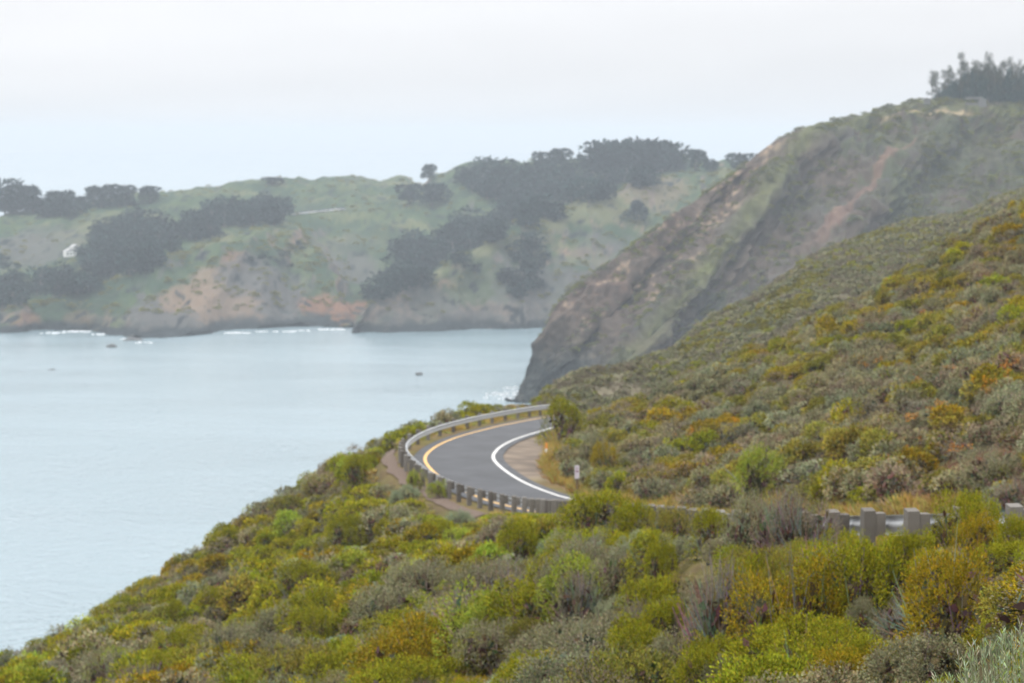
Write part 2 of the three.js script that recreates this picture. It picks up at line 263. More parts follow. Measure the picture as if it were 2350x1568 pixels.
// ---------------------------------------------------------------- the near bank as a height field through survey marks
const g0 = 0.95;                                 // the marks lie on the tops of the scrub
const bankMarks = [
  [2350, 1568, 17], [2000, 1568, 24], [1600, 1568, 32], [1175, 1568, 42], [800, 1568, 54], [400, 1568, 68], [0, 1568, 84], [-250, 1568, 100],
  [2350, 1330, 24], [2150, 1260, 30], [1900, 1310, 33], [1600, 1300, 43], [1300, 1300, 60], [1000, 1300, 78], [700, 1300, 92], [400, 1360, 93],
  [1780, 1225, 42], [1500, 1195, 58], [1330, 1175, 84], [1150, 1210, 98], [1040, 1190, 104], [900, 1150, 114], [1060, 1420, 58], [500, 1470, 80], [1450, 1440, 43],
  [0, 1492, 92, 3.9], [250, 1367, 104, 4.6], [500, 1237, 118, 5.3], [700, 1127, 128, 4.5], [860, 1020, 139, 2.7], [925, 992, 151, 1.8], [1050, 962, 168], [1180, 940, 187], [880, 1090, 124], [-300, 1600, 110],
].map((m) => { const p = P(...m); p.y -= m[3] ?? g0; return p; });
for (const [u, v, d] of [[0, 1492, 92], [250, 1367, 104], [500, 1237, 118], [700, 1127, 128], [860, 1020, 139], [925, 992, 151], [1050, 962, 168], [-300, 1600, 110]]) { const p = P(u, v, d); for (const k of [14, 40]) { const q = p.clone(); q.x -= k * 0.75; q.z -= k * 0.66; q.y -= k * (k < 20 ? 0.52 : 0.8) + 1; bankMarks.push(q); } }
for (const m of [[2350, 1145, 52], [2000, 1145, 66], [1700, 1128, 90], [1500, 1116, 102], [1340, 1082, 116], [1270, 1010, 134], [1250, 985, 142],
  [2350, 950, 76], [2350, 720, 115], [2520, 900, 70], [2000, 950, 94], [2000, 770, 140], [1600, 960, 128], [1600, 860, 158], [1800, 1000, 104], [1800, 850, 140], [1450, 1000, 130], [1380, 940, 150], [2520, 600, 140],
  [1250, 925, 160], [1334, 912, 166], [1418, 884, 172], [1652, 798, 176], [1785, 746, 179], [1877, 711, 182], [1979, 651, 186], [2154, 560, 194], [2350, 444, 207], [2520, 380, 212]]) { const p = P(...m); p.y -= m[2] > 165 ? 2.0 : m[2] > 90 ? 1.2 : 0.9; bankMarks.push(p); }
for (const [u, v, d] of [[1334, 912, 166], [1418, 884, 172], [1652, 798, 176], [1785, 746, 179], [1979, 651, 186], [2154, 560, 194], [2350, 444, 207], [2520, 380, 212]]) { const p = P(u, v, d); for (const k of [18, 50]) { const q = p.clone(); q.z -= k; q.y -= k * 0.30 + 2; bankMarks.push(q); } }
for (let k = 60; k < RN * 0.93; k += 38) for (const off of [0, 6]) { const s = k / RN * railLen; bankMarks.push(ride(s, off)); }
const tps = (() => {
  const n = bankMarks.length, M = n + 3, A = [], U = (r2) => r2 < 1e-9 ? 0 : 0.5 * r2 * Math.log(r2), S = 100, X = bankMarks.map((p) => p.x / S), Z = bankMarks.map((p) => p.z / S);
  for (let i = 0; i < M; i++) { A.push(new Float64Array(M + 1)); }
  for (let i = 0; i < n; i++) { for (let j = 0; j < n; j++) A[i][j] = U((X[i] - X[j]) ** 2 + (Z[i] - Z[j]) ** 2) + (i === j ? 2e-4 : 0); A[i][n] = A[n][i] = 1; A[i][n + 1] = A[n + 1][i] = X[i]; A[i][n + 2] = A[n + 2][i] = Z[i]; A[i][M] = bankMarks[i].y; }
  for (let c = 0; c < M; c++) { let pv = c; for (let r = c + 1; r < M; r++) if (Math.abs(A[r][c]) > Math.abs(A[pv][c])) pv = r; [A[c], A[pv]] = [A[pv], A[c]]; for (let r = c + 1; r < M; r++) { const f = A[r][c] / A[c][c]; if (f) for (let q = c; q <= M; q++) A[r][q] -= f * A[c][q]; } }
  const w = new Float64Array(M); for (let r = M - 1; r >= 0; r--) { let s = A[r][M]; for (let q = r + 1; q < M; q++) s -= A[r][q] * w[q]; w[r] = s / A[r][r]; }
  return (x, z) => { x /= S; z /= S; let s = w[n] + w[n + 1] * x + w[n + 2] * z; for (let i = 0; i < n; i++) s += w[i] * U((x - X[i]) ** 2 + (z - Z[i]) ** 2); return s; };
})();
// turnout inside the bend: a dirt bay level with the road
const bay = (s) => 0.1 + 2.1 * bell(s - sBay, 14);
const sBay = (() => { const q = P(1170, 1045, 137); return offRoad(q.x, q.z)[2]; })();
function ground(x, z) {
  let y = tps(x, z) + 0.35 * fbm(x / 5, 2.2, z / 5, 3);
  const [off, ry, s, dist] = offRoad(x, z);
  if (dist < 16 && s > 2 && s < railLen - 2) {
    const inner = -1.0, outer = ROADW + 0.9 + bay(s);
    let k = off < inner ? smooth(inner - 1.6, inner, off) : off > outer ? smooth(outer + 2.6, outer, off) : 1;
    y = lerp(y, ry + fall(s, off) - 0.05, k);
  }
  if (y > H + 6) y = H + 6 + (y - H - 6) * 0.15;
  return Math.max(y, -3);
}
const gx = [], gz = [];
for (let x = -190; x < -48; x += clamp((-48 - x) * 0.06, 0.7, 6)) gx.push(x); for (let x = -48; x < 58; x += 0.62) gx.push(x); for (let x = 58; x < 130; x += clamp((x - 57) * 0.07, 0.7, 6)) gx.push(x);
for (let d = -14; d < 8; d += 1.4) gz.push(d); for (let d = 8; d < 216; d += 0.62) gz.push(d); for (let d = 216; d < 300; d += clamp((d - 215) * 0.07, 0.7, 6)) gz.push(d);
const redAnchors = [[2235, 1080, 60, 2.0], [2195, 1106, 64, 0.8], [1950, 1104, 78, 0.9], [2275, 1052, 62, 0.8]].map(([u, v, , r]) => { let d = 45; while (d < 140 && P(u, v, d).y > ground(P(u, v, d).x, -d)) d += 0.5; return [P(u, v, d), r]; });
const isRed = (x, z) => { let m = -1; for (const [p, r] of redAnchors) m = Math.max(m, 1 - Math.hypot(x - p.x, (z - p.z) * 0.3) / r); return m; };
const bankGeo = grid(gx.length, gz.length, (s, t) => { const x = gx[Math.round(s * (gx.length - 1))], z = -gz[Math.round(t * (gz.length - 1))]; return new THREE.Vector3(x, ground(x, z), z); }, (p) => {
  const b = fbm(p.x / 2.4, p.y / 2, p.z / 2.4), e = fbm(p.x / 0.9, 4, p.z / 0.9, 2), [off, , s, dist] = offRoad(p.x, p.z);
  let c = mixc([0.06, 0.048, 0.03], [0.085, 0.08, 0.03], smooth(-0.2, 0.3, b));
  const edge = 0.9 * smooth(-2.6, -0.5, off) * smooth(ROADW + 4.5 + bay(s), ROADW + 1 + bay(s), off);
  c = mixc(c, mixc([0.15, 0.105, 0.052], [0.12, 0.10, 0.035], smooth(-0.2, 0.2, b)), edge);
  if (off > ROADW - 0.4 && off < ROADW + 0.8 + bay(s) && bay(s) > 0.5) c = mixc(c, mixc([0.135, 0.11, 0.09], [0.18, 0.145, 0.112], smooth(-0.2, 0.3, b + e)), smooth(0.5, 1.0, bay(s)));
  c = mixc(c, mixc([0.105, 0.036, 0.018], [0.075, 0.04, 0.024], smooth(-0.1, 0.3, e)), smooth(-0.1, 0.3, isRed(p.x, p.z) + 0.6 * b + 0.3 * e));
  return c.map((q) => q * (1 + 0.5 * e + 0.25 * b));
});
const BANK = add('ground', bankGeo, dull({ vertexColors: true }), 'near hillside ground under the scrub, carrying the road bench', 'ground', 'structure');
const onBank = (u, v) => hit(u, v, [BANK]);

// ---------------------------------------------------------------- road, markings, path
function ribbon(pts, texel = 1) {                // pts: rows of two or more points; uv in metres
  const pos = [], uv = [], idx = [], w = pts[0].length; let len = 0;
  pts.forEach((r, i) => { if (i) len += r[0].distanceTo(pts[i - 1][0]); let c = 0; r.forEach((p, j) => { if (j) c += p.distanceTo(r[j - 1]); pos.push(p.x, p.y, p.z); uv.push(c / texel, len / texel); if (i && j) { const a = (i - 1) * w + j - 1, b = a + 1, d = a + w, e = d + 1; idx.push(a, b, d, b, e, d); } }); });
  const g = new THREE.BufferGeometry(); g.setAttribute('position', new THREE.Float32BufferAttribute(pos, 3)); g.setAttribute('uv', new THREE.Float32BufferAttribute(uv, 2)); g.setIndex(idx); g.computeVertexNormals(); return g;
}
const strip = (o0, o1, up, s0 = 4, s1 = railLen - 4, step = 0.8, n = 2) => { const rows = []; for (let s = s0; s <= s1; s += step) rows.push([...Array(n)].map((_, k) => ride(s, lerp(o0, o1, k / (n - 1)), up))); return rows; };
const asphalt = noiseTex(512, (x, y) => 0.74 + 0.5 * tile(x, y, 5, 5, 4.4) + 0.22 * N3(x * 300, y * 300, 1.5), false);
asphalt.repeat.set(1 / 9, 1 / 9);
const asphaltFine = bumpMap.clone(); asphaltFine.repeat.set(2, 2); asphaltFine.needsUpdate = true;
add('road', ribbon(strip(0.42, ROADW + 0.25, 0.0, 4, railLen - 4, 0.8, 5)), std({ color: rgb(0.070, 0.072, 0.078), map: asphalt, bumpMap: asphaltFine, bumpScale: 0.006, roughness: 0.85 }), 'single lane grey asphalt road curving round the bend', 'road', 'structure');
const wear = noiseTex(256, (x, y) => 0.86 + 0.6 * tile(x, y, 30, 4, 8.1) + 0.3 * tile(x, y, 6, 2, 1.1), false); wear.repeat.set(0.5, 0.5);
add('road_marking', ribbon(strip(1.0, 1.18, 0.006)), std({ color: rgb(0.66, 0.40, 0.13), map: wear, roughness: 0.7 }), 'solid yellow edge line along the guardrail side of the road', 'road marking', 'structure');
add('road_marking', ribbon(strip(ROADW - 0.40, ROADW - 0.22, 0.006)), std({ color: rgb(0.60, 0.59, 0.565), map: wear, roughness: 0.7 }), 'solid white edge line along the hill side of the road', 'road marking', 'structure');
const pathMarks = [[925, 1000], [908, 1012], [899, 1030], [893, 1055], [912, 1081], [938, 1105], [978, 1127], [1033, 1157], [1102, 1182]].map(([u, v]) => onBank(u, v + 4)).filter(Boolean);
const pathPts = new THREE.CatmullRomCurve3(pathMarks, false, 'centripetal').getSpacedPoints(120);
{
  const rows = pathPts.map((p, i) => { const t = pathPts[Math.min(120, i + 1)].clone().sub(pathPts[Math.max(0, i - 1)]); t.y = 0; t.normalize(); const w = 0.4 + 0.45 * fbm(i / 5, 1, 1, 3); return [-1, -0.5, 0, 0.5, 1].map((k) => { const x = p.x - t.z * w * k, z = p.z + t.x * w * k; return new THREE.Vector3(x, ground(x, z) + 0.04, z); }); });
  const pm = grainMap.clone(); pm.repeat.set(0.6, 0.6); pm.needsUpdate = true;
  add('path', ribbon(rows), std({ color: rgb(0.135, 0.092, 0.066), map: pm, bumpMap: pm, bumpScale: 0.05, roughness: 1 }), 'narrow reddish dirt footpath outside the guardrail', 'footpath', 'structure');
}
const hidesPath = (x, z, reach) => { const q = Math.hypot(x, z); for (let k = 0; k <= reach; k += 0.5) if (nearPath(x * (1 + k / q), z * (1 + k / q)) < 0.75) return true; return false; };
const nearPath = (x, z) => { let m = 1e9; for (const p of pathPts) m = Math.min(m, (p.x - x) ** 2 + (p.z - z) ** 2); return Math.sqrt(m); };

// ---------------------------------------------------------------- guardrail
{
  const rail = thing('guardrail', 'galvanised steel guardrail on square wooden posts along the outer road edge', 'guardrail');
  const steelMap = noiseTex(128, (x, y) => 0.85 + 0.3 * tile(x, y, 9, 4, 6.6), false); steelMap.repeat.set(1, 1);
  const steel = std({ color: rgb(0.47, 0.48, 0.49), metalness: 0.35, roughness: 0.55, map: steelMap });
  const woodMap = noiseTex(128, (x, y) => 0.8 + 0.4 * tile(x * 4 % 1, y, 14, 4, 2.9) * 1.2 + 0.2 * Math.sin(x * 60 + 4 * tile(x, y, 4, 2)), false);
  const woods = [[0.16, 0.145, 0.125], [0.13, 0.117, 0.10], [0.19, 0.175, 0.155], [0.11, 0.097, 0.083]].map((c) => std({ color: rgb(...c), map: woodMap, bumpMap: woodMap, bumpScale: 0.004, roughness: 0.95 }));
  const W = [[0.0, 0.43], [0.07, 0.455], [0.08, 0.50], [0.035, 0.545], [0.0, 0.59], [0.035, 0.635], [0.08, 0.68], [0.07, 0.725], [0.0, 0.75]];
  const postG = new THREE.BoxGeometry(0.2, 1.15, 0.2, 1, 2, 1), blockG = new THREE.BoxGeometry(0.16, 0.36, 0.16);
  { // chamfered, weathered post top
    const p = postG.attributes.position; for (let k = 0; k < p.count; k++) if (p.getY(k) > 0.5) { p.setX(k, p.getX(k) * 0.93); p.setZ(k, p.getZ(k) * 0.93); p.setY(k, p.getY(k) + (p.getX(k) > 0 ? 0.012 : -0.012)); } postG.computeVertexNormals();
  }
  const ap = P(935, 1045, 135), sApex = offRoad(ap.x, ap.z)[2]; const r = rng(41), s0 = 9, span = 1.905, n = Math.floor((railLen - 22 - s0) / span);
  for (let k = 0; k < n; k++) {
    const s = s0 + k * span; if (k % 2 === 0) {
      const rows = []; for (let q = 0; q <= 6; q++) { const ss = s - 0.04 + q * (2 * span + 0.08) / 6; rows.push([...W.map(([o, h]) => ride(ss, o + 0.02 + (k % 4 ? 0.004 : 0), h)), ...[...W].reverse().map(([o, h]) => ride(ss, o + 0.012 + (k % 4 ? 0.004 : 0), h - 0.004)), ride(ss, 0.02 + (k % 4 ? 0.004 : 0), 0.43)]); }
      part(rail, 'rail_panel', ribbon(rows), steel);
    }
    if (s > sApex && k % 2) continue;
    const p = ride(s, -0.30), f = ride(s + 0.5, -0.30).sub(ride(s - 0.5, -0.30));
    const post = part(rail, 'post', postG, woods[Math.floor(r() * 4)]); post.position.set(p.x, p.y + 0.25 + 0.03 * r(), p.z); post.rotation.set((r() - 0.5) * 0.04, Math.atan2(-f.z, f.x) + (r() - 0.5) * 0.08, (r() - 0.5) * 0.04);
    const b = part(post, 'spacer_block', blockG, woods[Math.floor(r() * 4)]); b.position.set(0, 0.335, 0.185);
  }
}

// ---------------------------------------------------------------- foliage builders
const Y = new THREE.Vector3(0, 1, 0);
class Leaves {
  constructor(seed) { this.p = []; this.c = []; this.i = []; this.r = rng(seed); }
  dir(up = -0.3) { const y = lerp(up, 1, this.r()), a = this.r() * 6.283, s = Math.sqrt(1 - y * y); return new THREE.Vector3(Math.cos(a) * s, y, Math.sin(a) * s); }
  leaf(o, along, side, l, w, c) {
    const n = this.p.length / 3, a = o, b = o.clone().addScaledVector(along, l * 0.5);
    const v = [a, b.clone().addScaledVector(side, w / 2), o.clone().addScaledVector(along, l), b.clone().addScaledVector(side, -w / 2)];
    for (const q of v) { this.p.push(q.x, q.y, q.z); this.c.push(...c); } this.i.push(n, n + 1, n + 2, n, n + 2, n + 3);
  }
  tube(a, b, ra, rb, c, sides = 4) {
    const t = b.clone().sub(a).normalize(), x = new THREE.Vector3().crossVectors(t, Math.abs(t.y) > 0.9 ? new THREE.Vector3(1, 0, 0) : Y).normalize(), y = new THREE.Vector3().crossVectors(t, x), n = this.p.length / 3;
    for (const [o, r] of [[a, ra], [b, rb]]) for (let k = 0; k < sides; k++) { const an = k / sides * 6.283; this.p.push(o.x + r * (x.x * Math.cos(an) + y.x * Math.sin(an)), o.y + r * (x.y * Math.cos(an) + y.y * Math.sin(an)), o.z + r * (x.z * Math.cos(an) + y.z * Math.sin(an))); this.c.push(...c); }
    for (let k = 0; k < sides; k++) { const q = (k + 1) % sides; this.i.push(n + k, n + q, n + sides + k, n + q, n + sides + q, n + sides + k); }
  }
  build() { const g = new THREE.BufferGeometry(); g.setAttribute('position', new THREE.Float32BufferAttribute(this.p, 3)); g.setAttribute('color', new THREE.Float32BufferAttribute(this.c, 3)); g.setIndex(this.i); g.computeVertexNormals(); return g; }
}
const leafMat = dull({ vertexColors: true, roughness: 0.85, side: THREE.DoubleSide });
const barkMat = dull({ vertexColors: true, roughness: 1 });
const KIND = {
  green: { a: [0.068, 0.080, 0.006], b: [0.244, 0.239, 0.013], tip: [0.311, 0.273, 0.018], leaf: 1, flat: 0.75 },
  gold: { a: [0.086, 0.071, 0.006], b: [0.273, 0.209, 0.012], tip: [0.371, 0.244, 0.014], leaf: 1, flat: 0.8 },
  olive: { a: [0.074, 0.071, 0.014], b: [0.220, 0.195, 0.031], tip: [0.292, 0.234, 0.035], leaf: 0.9, flat: 0.7 },
  sage: { a: [0.094, 0.094, 0.047], b: [0.227, 0.216, 0.121], tip: [0.273, 0.243, 0.144], leaf: 0.85, flat: 0.65 },
  brown: { a: [0.090, 0.070, 0.044], b: [0.204, 0.163, 0.112], tip: [0.251, 0.208, 0.142], leaf: 0.75, flat: 0.7, twig: true },
  silver: { a: [0.162, 0.195, 0.109], b: [0.257, 0.294, 0.180], tip: [0.314, 0.342, 0.223], leaf: 1.3, flat: 0.6, spike: true },
  lime: { a: [0.156, 0.193, 0.018], b: [0.248, 0.285, 0.032], tip: [0.304, 0.322, 0.046], leaf: 1, flat: 0.85 },
};
function shrubFoliage(kind, seed, clumps, per, leaf, even) {   // a mound about 2 m across and 1.1 m tall, of lobes, of clumps, of leaves
  const K = even ? { ...KIND[kind], a: mixc(KIND[kind].a, KIND[kind].b, 0.55), tip: KIND[kind].b } : KIND[kind], L = new Leaves(seed), r = L.r, lobes = [];
  const skirt = 0.14, nl = 6 + Math.floor(r() * 4); for (let k = 0; k < nl; k++) { const a = r() * 6.283, q = 0.62 * Math.sqrt(r()); lobes.push([new THREE.Vector3(Math.cos(a) * q, 0.30 + 0.38 * (1 - q) * K.flat + 0.2 * (r() - 0.4), Math.sin(a) * q), 0.30 + 0.2 * r()]); }
  for (let k = 0; k < clumps; k++) {
    let o, d, tries = 0, lb; do { lb = lobes[Math.floor(r() * nl)]; d = L.dir(-0.25); o = lb[0].clone().addScaledVector(d, lb[1] * (0.85 + 0.2 * r())); tries++; } while (tries < 6 && (o.y < 0.03 || lobes.some((q) => q !== lb && q[0].distanceTo(o) < q[1] * 0.8)));
    if (r() < skirt) { const a = r() * 6.283, q = 0.55 + 0.33 * r(), y = 0.04 + 0.42 * r(); o.set(Math.cos(a) * q * (1.06 - 0.35 * y), y, Math.sin(a) * q * (1.06 - 0.35 * y)); d = new THREE.Vector3(Math.cos(a), 0.35, Math.sin(a)).normalize(); }
    o.y = Math.max(o.y * (0.75 + 0.35 * K.flat), 0.03);
    const tone = r() * 1.25, cr = (0.07 + 0.07 * r()), tint = 0.8 + 0.45 * r();
    for (let q = 0; q < per; q++) {
      const e = L.dir(-1), pt = o.clone().addScaledVector(e, cr * Math.cbrt(r()) * 1.25), al = K.spike ? d.clone().multiplyScalar(0.7).addScaledVector(e, 0.5).add(new THREE.Vector3(0, 0.9, 0)).normalize() : e.multiplyScalar(0.9).add(d).addScaledVector(Y, 0.25).normalize();
      const side = new THREE.Vector3().crossVectors(al, L.dir(-1)).normalize();
      const c = mixc(mixc(K.a, K.b, clamp(tone * 0.6 + r() * 0.5)), K.tip, r() < 0.22 ? 0.8 : 0).map((x) => x * tint * (0.85 + 0.3 * r()));
      L.leaf(pt, al, side, leaf * K.leaf * (0.7 + 0.6 * r()) * (K.spike ? 1.6 : 1), leaf * (K.spike ? 0.28 : K.twig ? 0.3 : 0.55), c);
    }
  }
  if (clumps > 60) for (const [c, q] of lobes) for (let k = 0; k < 34; k++) {   // wide brown quads added as a twig tangle, to block light and darken gaps
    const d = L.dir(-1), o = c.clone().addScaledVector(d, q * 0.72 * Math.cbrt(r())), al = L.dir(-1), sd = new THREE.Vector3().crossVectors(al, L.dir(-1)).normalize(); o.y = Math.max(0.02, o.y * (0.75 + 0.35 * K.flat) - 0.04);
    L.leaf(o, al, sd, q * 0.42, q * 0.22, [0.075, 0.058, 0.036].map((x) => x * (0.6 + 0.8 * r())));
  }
  const g = L.build(); g.computeBoundingBox(); const bb = g.boundingBox, w = 4 / (bb.max.x - bb.min.x + bb.max.z - bb.min.z); g.scale(w, 1.05 / bb.max.y, w); return g;   // 2 m across, 1.05 m tall
}
function shrubStems(kind, seed, n, rad = 0.012) {
  const L = new Leaves(seed + 999), r = L.r, twig = KIND[kind].twig;
  for (let k = 0; k < n; k++) {
    const d = L.dir(0.25), a = new THREE.Vector3(d.x * 0.12, 0, d.z * 0.12), m = a.clone().addScaledVector(d, 0.4 + 0.2 * r()), c = [0.15, 0.13, 0.11].map((x) => x * (0.7 + 0.9 * r()));
    L.tube(a, m, rad * 1.3, rad, c, 3);
    for (let q = 0; q < (twig ? 5 : 2); q++) { const e = d.clone().add(L.dir(-0.2).multiplyScalar(0.7)).normalize(), b = m.clone().addScaledVector(e, 0.3 + 0.3 * r()); L.tube(m, b, rad * 0.8, rad * 0.3, c.map((x) => x * 1.25), 3); }
  }
  return L.build();
}
const kinds = Object.keys(KIND), XHI = {}, HI = {}, LO = {}, STEM = {};
kinds.forEach((k, i) => {
  const tw = KIND[k].twig;
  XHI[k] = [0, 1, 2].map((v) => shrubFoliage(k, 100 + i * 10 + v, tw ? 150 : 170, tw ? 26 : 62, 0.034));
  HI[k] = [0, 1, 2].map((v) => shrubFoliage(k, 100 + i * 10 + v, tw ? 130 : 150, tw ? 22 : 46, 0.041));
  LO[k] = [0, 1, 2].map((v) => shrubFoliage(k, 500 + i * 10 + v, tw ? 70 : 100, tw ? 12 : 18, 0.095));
  STEM[k] = [0, 1, 2].map((v) => shrubStems(k, 300 + i * 10 + v, tw ? 46 : 14));
});
function makeShrub(kind, v, label, group, pos, w, h, turn, tiltX = 0, tiltZ = 0) {
  const g = thing({ green: 'green_shrub', gold: 'golden_shrub', olive: 'olive_shrub', sage: 'sagebrush', brown: 'dry_shrub', silver: 'silver_shrub', lime: 'lime_green_plant' }[kind], label, 'shrub', pos, group);
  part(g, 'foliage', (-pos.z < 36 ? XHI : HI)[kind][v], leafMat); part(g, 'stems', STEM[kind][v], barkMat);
  g.rotation.set(tiltX, turn, tiltZ); g.scale.set(w / 2, h / 1.05, w / 2); return g;
}

// shrubs that stand out, each by its own look and place: mark u, base v, width and height in the survey's pixels
const R = rng(7), KEEP = [];
const special = [
  ['gold', 2190, 1475, 330, 250, 'large golden olive shrub at the right edge behind the pale sage plant', 'the big golden shrub'],
  ['gold', 1960, 1600, 250, 130, 'golden shrub at the bottom edge left of the pale sage plant', 'the golden shrub by the sage plant'],
  ['green', 1640, 1590, 230, 150, 'wide yellowish green shrub at the bottom edge right of centre', 'the wide yellowish shrub'],
  ['green', 1385, 1230, 190, 112, 'bright green shrub that hides the white line end beside the signpost', 'the bright shrub by the signpost'],
  ['green', 1510, 1335, 95, 105, 'yellow green arching shrub with a dark hollow below the bright green one', 'the arching shrub with a hollow'],
  ['silver', 1705, 1262, 120, 92, 'pale grey green domed shrub in front of the left end of the near guardrail', 'the pale dome by the guardrail'],
  ['lime', 1745, 1142, 165, 132, 'tall yellow green shrub at the foot of the upper bank', 'the tall yellow green bank shrub'],
  ['gold', 1400, 1088, 62, 88, 'narrow golden shrub leaning right on the bank above the signpost', 'the narrow golden bank shrub'],
  ['green', 1280, 1012, 118, 108, 'dark green and yellow shrub at the inside of the bend behind the marker post', 'the shrub inside the bend'],
  ['sage', 1356, 1062, 95, 80, 'rounded grey green shrub right of the bend shrub', 'the rounded bank shrub'],
  ['green', 1385, 936, 80, 48, 'flat bright green shrub on the bank skyline near the bend', 'the flat skyline shrub'],
  ['green', 832, 1116, 100, 80, 'bright green shrub on the ridge left of the dirt path', 'the bright ridge shrub'],
  ['lime', 952, 1112, 46, 40, 'lime green plant growing against the guardrail at the turn of the bend', ''],
  ['lime', 1004, 1128, 54, 30, 'second small lime green plant under the guardrail posts', ''],
  ['green', 785, 1275, 112, 108, 'lush green shrub below the path in the middle of the slope', 'the lush mid slope shrub'],
  ['sage', 1545, 1450, 150, 105, 'wide pale grey sagebrush mound in the middle of the lower slope', 'the wide sagebrush mound'],
  ['brown', 1330, 1425, 150, 130, 'bare grey brown twiggy shrub left of the sagebrush mound', 'the bare twiggy shrub'],
  ['green', 735, 1480, 84, 96, 'upright green shrub in the lower middle of the slope', 'the upright lower shrub'],
  ['green', 402, 1428, 62, 56, 'small dark green shrub in the lower left slope', 'the small dark lower shrub'],
  ['green', 500, 1412, 96, 76, 'green shrub with pale twigs in the lower left slope', 'the twiggy lower left shrub'],
  ['silver', 925, 1150, 80, 42, 'pale silvery plant beside the lower end of the dirt path', ''],
  ['silver', 1050, 1205, 90, 44, 'pale feathery plant below the path in front of the guardrail posts', 'the pale feathery plant'],
  ['olive', 600, 1195, 90, 62, 'dark olive shrub on the sea side skyline of the slope', 'the dark skyline shrub'],
  ['olive', 725, 1142, 76, 56, 'olive shrub on the skyline below the bright green ridge shrub', 'the olive skyline shrub'],
  ['green', 1010, 1250, 120, 62, 'low green shrub spreading below the feathery plant', 'the low spreading shrub'],
  ['green', 1190, 1285, 90, 78, 'green shrub in the middle of the slope under the guardrail end', 'the shrub under the guardrail end'],
  ['gold', 980, 1568, 150, 88, 'yellow golden shrub at the bottom edge left of centre', 'the bottom golden shrub'],
  ['green', 1295, 1222, 90, 74, 'leafy shrub closing off the guardrail posts at their right end', ''],
  ['green', 1460, 1235, 130, 100, 'bright green shrub right of the one beside the signpost', 'the bright shrub by the signpost'],
  ['olive', 1545, 1240, 130, 92, 'olive shrub hiding the road between the two visible guardrail runs', ''],
  ['green', 1630, 1240, 120, 84, 'green shrub left of the pale grey green dome', ''],
  ['olive', 1800, 1240, 90, 52, 'low olive shrub under the left end of the near guardrail', ''],
  ['gold', 2245, 1250, 150, 84, 'yellow olive shrub covering the right end of the near guardrail', ''],
  ['olive', 2165, 1265, 140, 92, 'olive shrub in front of the near guardrail right of its widest post', ''],
  ['green', 2330, 1270, 150, 106, 'green shrub at the right edge covering the guardrail', ''],
  ['sage', 2000, 1440, 130, 86, 'grey brown sage tangle left of the large golden shrub', 'the grey brown tangle'],
];
const FRONT = [];
for (const [kind, u, vb, w, h, label] of special) {   // the visible foot of a shrub is the top of the scrub before it
  let p = onBank(u, Math.min(vb, 1660)); if (!p) continue; const low = Math.min(45, 0.35 / (0.00018 * -p.z)); p = onBank(u, Math.min(vb + low, 1700)) ?? p;
  for (let n = 0; n < 80 && vb > 1160; n++) { const [off, , , dist] = offRoad(p.x, p.z); if (dist > 9 || off < -1.0 - 0.2 * w * 0.00018 * -p.z || off > 9) break; p.multiplyScalar(0.99); p.y = 0; }
  const k = 0.00018 * -p.z, ww = w * k; p.y = ground(p.x, p.z) - 0.08; const hh = Math.max(0.35, P(u, vb - h, -p.z).y - p.y);
  FRONT.push([u, vb - 0.25 * h, -p.z - ww * 0.4, w * 0.36]);
  makeShrub(kind, Math.floor(R() * 3), label, null, p, ww * 1.05, hh, R() * 6.28, 0, kind === 'gold' && w < 70 ? -0.35 : 0);
  KEEP.push([p.x, p.z, ww * 0.42]);
}

// the mass of scrub: sampled over both slopes; the largest in view become things, the rest one ground cover
const spots = [];
const OPEN = [...FRONT, [1254, 1046, 130, 16], [1324, 1138, 112, 8], [1324, 1080, 112, 12], [1113, 1039, 133, 30], [1150, 1075, 128, 30], [1175, 1089, 125, 30], [1254, 1123, 115, 30], [1285, 1138, 108, 16], [1057, 1140, 114, 40], [1100, 1155, 111, 40], [1144, 1165, 108, 40], [1190, 1172, 105, 40], [1232, 1176, 101, 30], [1200, 1010, 150, 30], [1185, 1045, 138, 30], [1165, 925, 900, 40], [1110, 915, 900, 40], [1007, 976, 150, 30], [1050, 962, 155, 30], [1088, 954, 160, 30], [1140, 944, 165, 30], [1200, 935, 172, 30], [893, 1060, 126, 26], [912, 1088, 122, 26], [938, 1110, 118, 26], [978, 1130, 114, 26], [925, 1000, 140, 26], [1030, 1160, 110, 26], [2235, 1098, 66, 44], [1950, 1106, 80, 16], [2015, 1204, 38, 10], [1965, 1192, 39, 6], [2060, 1192, 37, 6]];   // places the slope leaves open to view
function lowered(q) {                            // height left to a shrub that would stand in front of one of them
  let h = q.h; const [u, vb] = project(new THREE.Vector3(q.x, q.y, q.z));
  for (const [tu, tv, td, tw] of OPEN) { if (q.d > td - 0.7) continue; const half = q.w * 2772 / q.d; if (Math.abs(u - tu) < tw + half * (td < 45 ? 0.3 : 0.8)) h = Math.min(h, (vb - tv) * 0.00018 * q.d); }
  return h;
}
